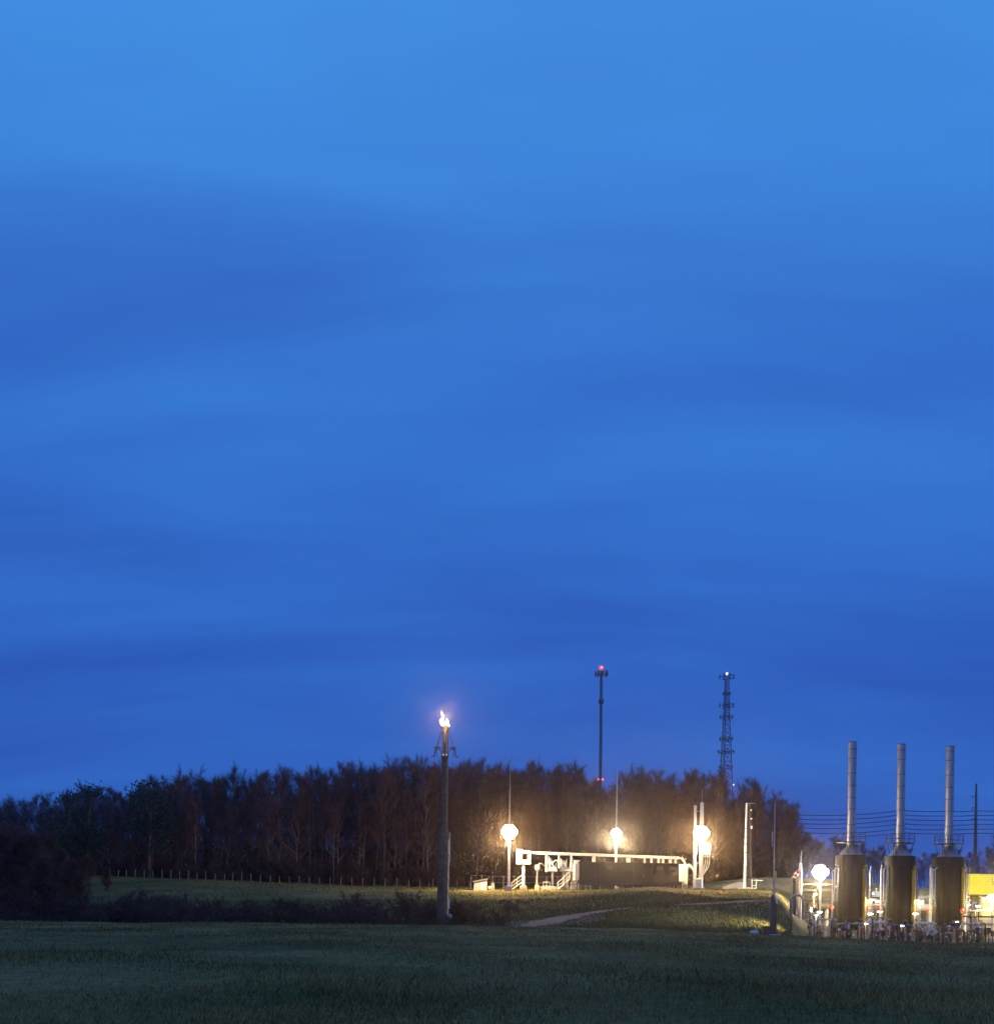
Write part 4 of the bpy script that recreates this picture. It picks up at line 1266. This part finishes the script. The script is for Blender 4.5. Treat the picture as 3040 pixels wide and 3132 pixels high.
def lattice_tower():
    Y = 285.0
    k = KX(Y)
    xg = P(2217, 2600, Y).x
    g = Vector((xg, Y, Z(xg, Y)))
    t = thing('lattice_tower', 'tapering steel lattice tower with antenna platforms and a white beacon', 'cell tower', g)
    H = lambda py: hz(2222, py, Y) - g.z
    xt = P(2223, 2070, Y).x - xg
    zt, zm = H(2076), H(2180)
    def tri(z, w): return [Vector((xt * z / zt + w * math.cos(a), w * math.sin(a), z)) for a in (math.radians(200), math.radians(340), math.radians(95))]
    w0 = 3.1 * zm / (H(2180) - H(2380)) * .30 + 1.0
    lattice(MB(), tri(0, 3.3), tri(zm, .85), 22, .16, .055).build('lower_lattice', 'tower_steel', t)
    lattice(MB(), tri(zm, .85), tri(zt, .6), 12, .10, .045).build('upper_lattice', 'tower_steel', t)
    for py, w, hgt, n in ((2070, 23, 10, 8), (2122, 12, 6, 6), (2158, 22, 9, 8), (2194, 20, 8, 8), (2261, 20, 9, 8), (2300, 26, 6, 6), (2346, 22, 5, 4)):
        z = H(py); R = w * k
        mb = MB()
        for zz_ in (-hgt * k / 2, hgt * k / 2): mb.ring((xt * z / zt, 0, z + zz_), R * .93, .07, 3 if py in (2070, 2158) else 12, 4)
        for i in range(3):
            a = 2 * math.pi * (i + .5) / 3
            mb.tube([(xt * z / zt, 0, z), (xt * z / zt + R * math.cos(a), R * math.sin(a), z)], .07, 5)
        o = mb.build('antenna_platform', 'tower_steel', t)
        for i in range(n):
            a = 2 * math.pi * i / n + .2
            MB().cham((xt * z / zt + R * math.cos(a), R * math.sin(a), z), (.26, .26, hgt * k * 1.15), .04).build('antenna', 'tower_steel', o)
    MB().cyl((xt, 0, zt), .07, .8, 6).build('beacon_stem', 'tower_steel', t)
    MB().ball((xt, 0, H(2061)), .36, 12).build('beacon', 'lens_blue_white', t)
    z = H(2404)
    xs_ = P(2238, 2404, Y).x - xg
    MB().tube([(xs_ - .8, -.4, z), (xs_, -2.0, z)], .06, 5).build('light_arm', 'tower_steel', t)
    MB().ball((xs_, -2.1, z), .26, 10).build('side_light', 'lens_blue_white', t)
lattice_tower()

# ------------------------------------------------------------------ power line
YL = 235.0
def power_pole(px, pyt, arms, wid, label):
    x = P(px, 2600, YL).x
    g = Vector((x, YL, Z(x, YL)))
    t = thing('power_pole', label, 'power pole', g, 'poles of the power line')
    zt = hz(px, pyt, YL) - g.z
    k = KX(YL)
    MB().tube([(0, 0, -.2), (0, 0, zt * .5), (0, 0, zt)], [wid * k * .85, wid * k * .55, wid * k * .32], 12).build('pole', 'tower_steel', t)
    for py, s in arms:
        z = hz(px, py, YL) - g.z
        a = MB().tube([(0, 0, z), (s * 10 * k, 0, z + .25)], [.10, .06], 6).build('cross_arm', 'tower_steel', t)
        MB().tube([(s * 10 * k, 0, z + .25), (s * 13 * k, 0, z - .3)], .09, 6).build('insulator', 'tower_steel', a)
    return t
power_pole(2983, 2398, ((2438, -1), (2474, -1), (2508, -1)), 9, 'dark steel power pole standing beyond the container')
power_pole(2604, 2370, ((2406, -1), (2451, -1), (2493, -1)), 9, 'dark steel power pole mostly hidden behind the heater stack beside the floodlight')
power_pole(2756, 2380, ((2420, -1), (2449, -1)), 8, 'dark steel power pole hidden behind the middle heater stack')
rows = [[(2150, 2500), (2400, 2491), (2604, 2493), (2756, 2479), (2880, 2483), (2983, 2481), (3200, 2474)]]
for i in range(6):
    dy = [0, 13.5, 27, 41, 55.5, 68][i]
    left = 2604 if i == 5 else 2150
    pts = [(a, b + dy * (1.0 if a > 2500 else .95)) for a, b in rows[0] if a >= left]
    full = []
    for (a, b), (c, d) in zip(pts[:-1], pts[1:]):
        for q in range(10):
            f = q / 10
            full.append(P(a + (c - a) * f, b + (d - b) * f + 3.2 * 4 * f * (1 - f) * (c - a) / 200, YL - .4 - .25 * (i % 2)))
    full.append(P(*pts[-1], YL - .4 - .25 * (i % 2)))
    p0 = full[0].copy()
    o = MB().tube([p - p0 for p in full], .085, 5).build('power_line', 'wire')
    o.location = p0
    tag(o, ['topmost wire of the power line behind the stacks', 'second highest wire of the power line behind the stacks', 'third wire from the top of the power line', 'fourth wire from the top of the power line', 'second lowest wire of the power line behind the stacks', 'lowest wire of the power line, ending at the stack beside the floodlight'][i], 'power line', 'wires of the power line')

# ------------------------------------------------------------------ lime yellow container and tank at the right
def container():
    Y = 170.0
    xl = P(2962, 2700, Y).x
    W, D = 12.2, 2.6
    z0, z1 = hz(3000, 2745, Y), hz(3000, 2676, Y)
    g = Vector((xl + W / 2, Y + D / 2, Z(xl + W / 2, Y + D / 2)))
    t = thing('yellow_container', 'lime yellow corrugated steel container lit by the yard lamps', 'container', g)
    b0, b1 = z0 - g.z, z1 - g.z
    MB().box((0, 0, (b0 + b1) / 2), (W - .1, D - .1, b1 - b0 - .1)).build('body', 'lime_paint', t)
    n = 40
    rm = MB().cham((0, 0, 0), (W / n * .55, .07, b1 - b0 - .3), .02).mesh('corrugation', 'lime_paint')
    for i in range(n):
        o = bpy.data.objects.new('corrugation', rm); col.objects.link(o); o.parent = t
        o.location = (-W / 2 + W * (i + .5) / n, -D / 2 + .06, (b0 + b1) / 2)
    for z in (b0, b1): MB().cham((0, 0, z), (W, D, .16), .03).build('rail', 'lime_paint', t)
    for sx in (-1, 1): MB().box((sx * (W / 2 - .06), -D / 2 + .08, (b0 + b1) / 2), (.14, .14, b1 - b0 - .2)).build('corner_post', 'lime_paint', t)
    for q in range(5): MB().box((-1.1 + 0, -D / 2 - .02, b1 - .55 - q * .28), (2.4, .05, .10)).build('louvre', 'dark_steel', t)
    for sx in (-.45, 0, .45):
        MB().box((sx * W, 0, b0 / 2 - .15), (.4, D * .8, max(.2, b0 + .2))).build('support_block', 'concrete', t)
container()
def storage_tank():
    Y = 143.0
    g = G(3062, Y)
    t = thing('storage_tank', 'pale round storage tank with a sloping roof at the yard edge', 'tank', g)
    R = 2.7
    z1 = hz(3040, 2752, Y) - g.z
    MB().lathe((0, 0, 0), [(R, -.1), (R, z1)], 40).build('shell', 'cream_paint', t)
    MB().lathe((0, 0, 0), [(R + .12, z1 - .05), (R + .12, z1 + .03), (.3, z1 + 1.15), (0, z1 + 1.15)], 40).build('roof', 'galvanized', t)
    for q in range(3): MB().ring((0, 0, z1 * (q + .6) / 3.4), R + .01, .05, 40, 5).build('wind_girder', 'galvanized', t)
    ladder(t, -.9, -2.65, 0, z1 + .3, .45, 'galvanized', .4)
    MB().cyl((0, 0, z1 + 1.1), .16, .5, 10).build('vent', 'galvanized', t)
storage_tank()
# ------------------------------------------------------------------ process yard: pipes, valves, drums, lights
RY = random.Random(21)
HEAT = ['beside the floodlight-side heater', 'between floodlight-side and middle heaters', 'between middle and container-side heaters', 'beyond the container-side heater']
def zone(px): return 0 if px < 2600 else 1 if px < 2750 else 2 if px < 2900 else 3
_proto = {}
def riser_proto(kind):
    """one valve riser: pipe, flanges, valve body, handwheel"""
    if kind in _proto: return _proto[kind]
    h, r, m, mw = [(2.1, .10, 'grey_steel', 'rust_steel'), (2.7, .085, 'grey_steel', 'red_paint'), (1.6, .13, 'rust_steel', 'dark_steel'), (2.4, .07, 'dark_steel', 'green_paint')][kind]
    pipe = MB().tube([(0, 0, -.1), (0, 0, h - .25), (0, .1, h - .06), (0, .28, h), (0, .9, h)], r, 10).mesh('pipe', m)
    fl = MB().cyl((0, 0, 0), r * 1.9, .07, 12).mesh('flange', m)
    vb = MB().ball((0, 0, 0), r * 1.9, 12, 1, 1, 1.1).tube([(0, 0, 0), (0, -.42, .1)], [r * .7, r * .4], 8).mesh('valve_body', m)
    hw = MB().ring((0, -.46, .11), .20, .025, 16, 5, 'y')
    for a in (0, 1.05, 2.1): hw.tube([(-.2 * math.cos(a), -.46, .11 - .2 * math.sin(a)), (.2 * math.cos(a), -.46, .11 + .2 * math.sin(a))], .015, 4)
    _proto[kind] = (h, pipe, fl, vb, hw.mesh('handwheel', mw))
    return _proto[kind]
def child(name, m, parent, loc=(0, 0, 0)):
    o = bpy.data.objects.new(name, m); col.objects.link(o); o.parent = parent; o.location = loc
    return o
VW = ['short grey valve riser with rusty handwheel', 'slim grey valve riser with red handwheel', 'short thick rusty valve riser', 'thin dark valve riser with green handwheel']
def riser(px, Y, kind, s=1.0):
    g = G(px, Y)
    h, pipe, fl, vb, hw = riser_proto(kind)
    z = zone(px)
    t = thing('valve_riser', VW[kind] + ' ' + HEAT[z], 'valve', g, 'valve risers ' + HEAT[z], RY.uniform(-.5, .5))
    t.scale = (s, s, s)
    child('pipe', pipe, t)
    for f in (.35, .62): child('flange', fl, t, (0, 0, h * f))
    v = child('valve_body', vb, t, (0, 0, h * .5))
    child('handwheel', hw, v)
    return t
for i in range(58):
    px = 2470 + i * 10 + RY.gauss(0, 9)
    riser(px, RY.uniform(113, 132), RY.randrange(4), RY.uniform(.6, 1.2))
for i in range(22):
    px = 2650 + i * 19 + RY.uniform(-8, 8)
    if abs(px - 2753) < 42 or abs(px - 2902) < 42: continue
    riser(px, RY.uniform(139, 146), RY.randrange(4), RY.uniform(1.0, 1.5))
def header(px0, px1, py, Y, r, m, label, nf=4, grp=None):
    a, b = P(px0, py, Y), P(px1, py, Y)
    b.z = a.z
    g = Vector((a.x, Y, Z(a.x, Y)))
    t = thing('pipe_header', label, 'pipe', g, grp)
    L, z = b.x - a.x, a.z - g.z
    MB().tube([(0, .5, z - .35), (0, .12, z - .05), (.15, 0, z), (L - .15, 0, z), (L, .12, z - .05), (L, .5, z - .35)], r, 12).build('pipe', m, t)
    for i in range(nf):
        x = L * (i + .5) / nf
        MB().tube([(x - .05, 0, z), (x + .05, 0, z)], r * 1.7, 12).build('flange', m, t)
    for i in range(max(2, int(L / 3))):
        x = L * (i + .5) / max(2, int(L / 3))
        z0 = Z(a.x + x, Y) - g.z
        MB().box((x, 0, (z + z0) / 2 - r / 2 - .05), (.14, .14, z - z0 - r + .1)).build('pipe_support', 'galvanized', t)
    return t
header(2566, 2650, 2827, 128, .12, 'blue_grey_paint', 'blue grey header pipe in front of the heater beside the floodlight')
header(2648, 2712, 2821, 127, .14, 'white_paint', 'white header pipe crossing between the floodlight heater and middle heater')
header(2700, 2790, 2830, 129, .11, 'blue_grey_paint', 'blue grey header pipe in front of the middle heater')
header(2800, 2862, 2824, 127, .14, 'white_paint', 'white header pipe crossing between the middle heater and container-side heater')
header(2868, 2935, 2838, 128, .10, 'blue_grey_paint', 'blue grey header pipe in front of the container-side heater')
header(2945, 3080, 2826, 127, .13, 'white_paint', 'long white header pipe right of the container-side heater')
header(2950, 3080, 2786, 139, .12, 'galvanized', 'grey header pipe before the storage tank')
header(2946, 3080, 2762, 147, .16, 'white_paint', 'high white header pipe below the yellow container')
header(2655, 2712, 2768, 146, .13, 'white_paint', 'white pipe behind the gap beside the middle heater')
header(2796, 2862, 2745, 150, .18, 'white_paint', 'thick white pipe behind the gap beside the container-side heater')
header(2946, 3090, 2804, 131, .10, 'rust_steel', 'rusty header pipe low before the storage tank')
header(2470, 2560, 2812, 126, .11, 'galvanized', 'grey header pipe left of the heaters')

def drum(px0, px1, py, Y, r, m, label):
    a, b = P(px0, py, Y), P(px1, py, Y)
    xm = (a.x + b.x) / 2
    g = Vector((xm, Y, Z(xm, Y)))
    t = thing('pressure_drum', label, 'pressure vessel', g)
    L, z = b.x - a.x, a.z - g.z
    MB().tube([(-L / 2, 0, z), (-L / 2 + r * .12, 0, z), (-L / 2 + r * .45, 0, z), (L / 2 - r * .45, 0, z), (L / 2 - r * .12, 0, z), (L / 2, 0, z)], [r * .15, r * .68, r, r, r * .68, r * .15], 24).build('shell', m, t)
    for s in (-1, 1):
        MB().box((s * L * .28, 0, (z - r * .3) / 2 - .1), (.25, r * 1.5, z - r * .3 + .2)).build('saddle', 'concrete', t)
        MB().ring((s * L * .28, 0, z), r + .01, .03, 24, 5, 'x').build('strap', 'galvanized', t)
    MB().cyl((0, 0, z + r * .9), .12, .45, 10).build('nozzle', 'galvanized', t)
drum(2655, 2705, 2738, 152, .55, 'white_paint', 'white horizontal drum behind the gap beside the middle heater')
drum(2798, 2850, 2776, 147, .50, 'white_paint', 'white horizontal drum behind the gap beside the container-side heater')
drum(2952, 3020, 2778, 150, .55, 'white_paint', 'white horizontal drum before the yellow container')
drum(2468, 2545, 2772, 146, .60, 'rust_steel', 'rusty horizontal drum below the pipe rack')
def vertical_vessel(px, pyt, Y, r, m, label):
    g = G(px, Y)
    t = thing('scrubber_vessel', label, 'pressure vessel', g)
    h = hz(px, pyt, Y) - g.z
    prof_ = [(r, .6), (r, h - r * .6)] + [(r * math.cos(a), h - r * .6 + r * .6 * math.sin(a)) for a in (.35, .7, 1.05, 1.4, 1.57)]
    MB().lathe((0, 0, 0), prof_, 24).build('shell', m, t)
    MB().lathe((0, 0, 0), [(r * 1.02, -.1), (r * 1.0, .62)], 24).build('skirt', 'rust_steel', t)
    MB().cyl((0, 0, h), .08, .4, 8).build('relief_pipe', 'galvanized', t)
    ladder(t, r + .2, -.1, 0, h, .4, 'galvanized', .4)
    for q in (.35, .7): MB().tube([(0, 0, h * q), (0, -r - .3, h * q)], .10, 8).build('nozzle', 'galvanized', t)
vertical_vessel(2695, 2655, 141, .16, 'galvanized', 'slim grey scrubber vessel near the middle heater')
vertical_vessel(2846, 2655, 142, .17, 'white_paint', 'slim white scrubber vessel near the container-side heater')
vertical_vessel(2950, 2652, 139.5, .20, 'white_paint', 'slim white scrubber vessel before the yellow container')
vertical_vessel(2569, 2640, 139, .17, 'blue_grey_paint', 'blue grey slim column pipe beside the floodlight heater')
vertical_vessel(2662, 2660, 139, .18, 'galvanized', 'very slim grey column right of the floodlight heater')

def pipe_rack(px0, px1, py, Y, label, n=3, D=2.2, cat='pipe rack'):
    g = G(px0, Y)
    t = thing('pipe_rack', label, cat, g)
    W = (px1 - px0) * KX(Y); z = hz(px0, py, Y) - g.z
    for i in range(n):
        x = W * i / (n - 1)
        for y in (0, D):
            MB().box((x, y, z / 2 - .1), (.2, .2, z + .2)).build('column', 'rust_steel', t)
        MB().box((x, D / 2, z + .11), (.2, D + .2, .22)).build('cross_beam', 'rust_steel', t)
    for y in (0, D):
        MB().box((W / 2, y, z * .97 - .3), (W - .2, .16, .2)).build('long_beam', 'rust_steel', t)
        MB().box((W / 2, y, z * .62), (W - .2, .14, .16)).build('lower_beam', 'rust_steel', t)
    for q in range(4):
        MB().tube([(-.3, .35 + q * .5, z + .22 + .09), (W + .3, .35 + q * .5, z + .22 + .09)], .09, 8).build('pipe', ('rust_steel', 'grey_steel')[q % 2], t)
pipe_rack(2442, 2562, 2712, 141, 'rusty pipe rack left of the heaters below the windsock')
pipe_rack(2950, 3075, 2745, 144, 'rusty pipe rack before the yellow container', 4)
pipe_rack(2655, 2712, 2752, 149, 'low rusty pipe rack behind the gap beside the middle heater', 2)

# blue grey U-bend pipe left of the rack
t = thing('pipe_gooseneck', 'large blue grey pipe bend rising left of the pipe rack', 'pipe', G(2420, 122))
zt_ = hz(2420, 2738, 122) - t.location.z
pp = [(0, 0, -.1), (0, 0, zt_ - .7)] + [(.7 - .7 * math.cos(a), 0, zt_ - .7 + .7 * math.sin(a)) for a in (.4, .8, 1.2, 1.57, 1.95, 2.35, 2.75)] + [(1.42, 0, zt_ - 1.2), (1.42, 0, -.1)]
MB().tube(pp, .17, 14).build('pipe', 'blue_grey_paint', t)
for z in (.8, 2.2): MB().cyl((0, 0, z), .25, .1, 14).build('flange', 'blue_grey_paint', t)
# equipment at the edge of the field
t = thing('portable_tank', 'small white rounded tank beside the dark vent pipe', 'tank', G(2309, 88))
hz_ = hz(2309, 2846, 88) - t.location.z
MB().tube([(-.36, 0, hz_ - .28), (-.33, 0, hz_ - .28), (-.22, 0, hz_ - .28), (.22, 0, hz_ - .28), (.33, 0, hz_ - .28), (.36, 0, hz_ - .28)], [.08, .2, .28, .28, .2, .08], 16).build('shell', 'galvanized', t)
for s in (-.15, .15): MB().box((s, 0, hz_ / 2 - .3), (.12, .5, hz_ - .3)).build('saddle', 'orange_cloth', t)
cabinet(2333, 2352, 2838, 2862, 89, .7, 'meter_cabinet', 'low dark meter cabinet beside the dark vent pipe', True, 'rust_steel')

# gauges and little boxes among the pipes; white dials added as glints
gs = MB().tube([(0, 0, -.1), (0, 0, 1.0)], .03, 6).mesh('stem', 'grey_steel')
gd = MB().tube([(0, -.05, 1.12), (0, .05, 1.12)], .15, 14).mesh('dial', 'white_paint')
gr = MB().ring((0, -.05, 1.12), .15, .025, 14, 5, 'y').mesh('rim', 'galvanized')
bs = MB().tube([(0, 0, -.1), (0, 0, .8)], .045, 6).mesh('stand', 'grey_steel')
bb = MB().cham((0, 0, 1.0), (.34, .24, .42), .03).mesh('box', 'grey_steel')
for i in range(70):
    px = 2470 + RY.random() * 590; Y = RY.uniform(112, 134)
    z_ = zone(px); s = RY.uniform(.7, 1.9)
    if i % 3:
        t = thing('glint_gauge', ('tall' if s > 1.3 else 'short') + ' added gauge with a glint-white dial ' + HEAT[z_], 'gauge', G(px, Y), 'glint gauges ' + HEAT[z_])
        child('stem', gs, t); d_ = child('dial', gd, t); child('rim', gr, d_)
    else:
        t = thing('connection_box', ('tall' if s > 1.3 else 'short') + ' grey connection box on a stand ' + HEAT[z_], 'box', G(px, Y), 'connection boxes ' + HEAT[z_])
        child('stand', bs, t); child('box', bb, t)
    t.scale = (min(s, 1.2), min(s, 1.2), s); t.rotation_euler[2] = RY.uniform(-.9, .9)

# small lamps in the yard
def yard_lamp(px, py, Y, watts, label, r=.34):
    g = G(px, Y)
    t = thing('yard_lamp', label, 'lamp', g, 'small lamps in the yard')
    h = hz(px, py, Y) - g.z
    MB().tube([(0, 0, 0), (0, 0, h + .1)], .045, 8).build('post', 'galvanized', t)
    s = MB().lathe((0, -.25, h), [(0, .16), (r * .5, .13), (r * 1.05, .0)], 16).build('shade', 'white_paint', t)
    MB().ball((0, -.25, h - .02), r * .92, 16, 1, 1, .42).build('lens', 'lens_small', s)
    MB().tube([(0, 0, h + .1), (0, -.25, h + .16)], .03, 6).build('arm', 'galvanized', t)
    if watts: point_light(t, (0, -.55, h - .35), watts, (1, .82, .36), .15)
YL_ = [(2664, 2752, 135.0, 260), (2813, 2756, 135.8, 260), (2662, 2733, 143, 260), (2681, 2757, 141, 0), (2690, 2789, 132, 30), (2660, 2795, 130, 0), (2800, 2754, 143, 0), (2814, 2763, 141, 220), (2798, 2795, 131, 30),
       (2958, 2768, 142, 240), (2990, 2772, 142, 0), (3025, 2780, 133, 60), (3010, 2748, 139.5, 0), (2496, 2800, 121, 60), (2490, 2736, 144, 160), (2505, 2790, 134, 0), (2648, 2826, 123, 25), (2758, 2832, 122, 0), (2925, 2820, 124, 0), (2985, 2846, 120, 40)]
for i, (px, py, Y, w) in enumerate(YL_):
    yard_lamp(px, py, Y, w, ('small lit saucer lamp on a post ' + HEAT[zone(px)]), .34 if Y > 128 else .2)
# floodlight aimed from the yard at the grass bank
def bank_flood():
    Y = 97.0
    g = G(2488, Y)
    t = thing('bank_floodlight', 'low floodlight on a short post turned towards the grass bank', 'lamp', g)
    h = hz(2488, 2788, Y) - g.z
    MB().tube([(0, 0, 0), (0, 0, h)], .06, 8).build('post', 'galvanized', t)
    hd = MB().cham((-.05, 0, h + .12), (.28, .55, .42), .05).build('housing', 'dark_steel', t)
    MB().box((-.20, -.02, h + .12), (.02, .48, .34)).build('lens', 'lens_small', hd)
    d = bpy.data.lights.new('flood_beam', 'SPOT')
    d.energy = LAMP * .30; d.color = (1, .82, .40); d.spot_size = math.radians(95); d.spot_blend = .7; d.shadow_soft_size = .2
    s = bpy.data.objects.new('flood_beam', d); col.objects.link(s); s.parent = t
    s.location = (-.45, -.02, h + .12)
    s.rotation_euler = Vector((-1, .22, -.05)).to_track_quat('-Z', 'Y').to_euler()
bank_flood()
def red_beacon(px, py, Y):
    g = G(px, Y)
    t = thing('red_beacon', 'glowing red warning beacon on a post ' + HEAT[zone(px)], 'beacon', g, 'red beacons in the yard')
    h = hz(px, py, Y) - g.z
    MB().tube([(0, 0, 0), (0, 0, h - .15)], .04, 6).build('post', 'galvanized', t)
    MB().cyl((0, 0, h - .18), .16, .08, 10).build('base', 'dark_steel', t)
    b = MB().ball((0, 0, h), .28, 12, 1, 1, .8).build('lens', 'lens_red', t)
    MB().ball((0, -.20, h), .12, 8).build('bulb', 'lens_red_core', b)
    point_light(t, (0, -.5, h), 25, (1, .03, .01), .12)
for px, py, Y in ((2545, 2776, 131), (2656, 2778, 131), (2691, 2776, 131), (2842, 2788, 131), (2944, 2785, 131)): red_beacon(px, py, Y)

# bright flood lamp at the edge of the yard
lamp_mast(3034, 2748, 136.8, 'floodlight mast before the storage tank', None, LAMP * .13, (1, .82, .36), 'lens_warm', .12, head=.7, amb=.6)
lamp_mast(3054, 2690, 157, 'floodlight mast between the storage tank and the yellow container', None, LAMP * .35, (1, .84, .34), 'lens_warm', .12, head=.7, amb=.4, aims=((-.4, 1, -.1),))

# ------------------------------------------------------------------ fence along the wood
def fence():
    Y = 187.0
    pts = []
    px = 335
    while px < 1440:
        pts.append(px); px += 27 + 10 * min(1, max(0, (px - 700) / 500)) + RY.uniform(-2, 2)
    x0 = P(pts[0], 2690, Y).x
    g = Vector((x0, Y, Z(x0, Y)))
    t = thing('post_fence', 'long thin post and wire fence at the foot of the wood', 'fence', g)
    tops = []
    for px in pts:
        x = P(px, 2690, Y).x; y = Y + RY.uniform(-.3, .3) - 5 * max(0, (px - 900) / 500)
        z = Z(x, y) - g.z; h = 1.35 + RY.uniform(-.12, .25)
        le = RY.uniform(-.08, .08)
        MB().tube([(x - x0, y - Y, z - .1), (x - x0 + le, y - Y, z + h)], .048, 6).build('post', 'wood_post', t)
        tops.append(Vector((x - x0, y - Y, z)))
    for k in (.35, .75, 1.15):
        MB().tube([p + Vector((0, -.06, k)) for p in tops], .010, 4).build('wire', 'wire', t)
fence()
def far_fence():
    Y = 168.0
    g = G(1440, Y)
    t = thing('chain_link_fence', 'tall thin wire fence behind the station pad', 'fence', g)
    tops = []
    for i in range(22):
        px = 1440 + i * 33
        p = G(px, Y) - g
        MB().tube([p - Vector((0, 0, .1)), p + Vector((0, 0, 2.3))], .035, 6).build('post', 'galvanized', t)
        tops.append(p)
    for k in (.1, 1.2, 2.2): MB().tube([p + Vector((0, -.05, k)) for p in tops], .016, 4).build('rail', 'galvanized', t)
far_fence()
# ------------------------------------------------------------------ added to give the lamps a halo: thin haze
hm = bpy.data.materials.new('halo_mist_air'); hm.use_nodes = True
hn = hm.node_tree.nodes; hn.clear()
ho = hn.new('ShaderNodeOutputMaterial'); hv = hn.new('ShaderNodeVolumePrincipled')
hv.inputs['Color'].default_value = (.98, .82, .72, 1)
hv.inputs['Density'].default_value = 0.00044
hv.inputs['Anisotropy'].default_value = 0.965
hm.node_tree.links.new(hv.outputs[0], ho.inputs['Volume'])
MATS['halo_mist_air'] = hm
hz_top = 72.0
halo_mist = MB().box((0, 190, (hz_top - 6) / 2), (560, 440, hz_top + 6)).build('halo_mist', 'halo_mist_air')
halo_mist['kind'] = 'stuff'
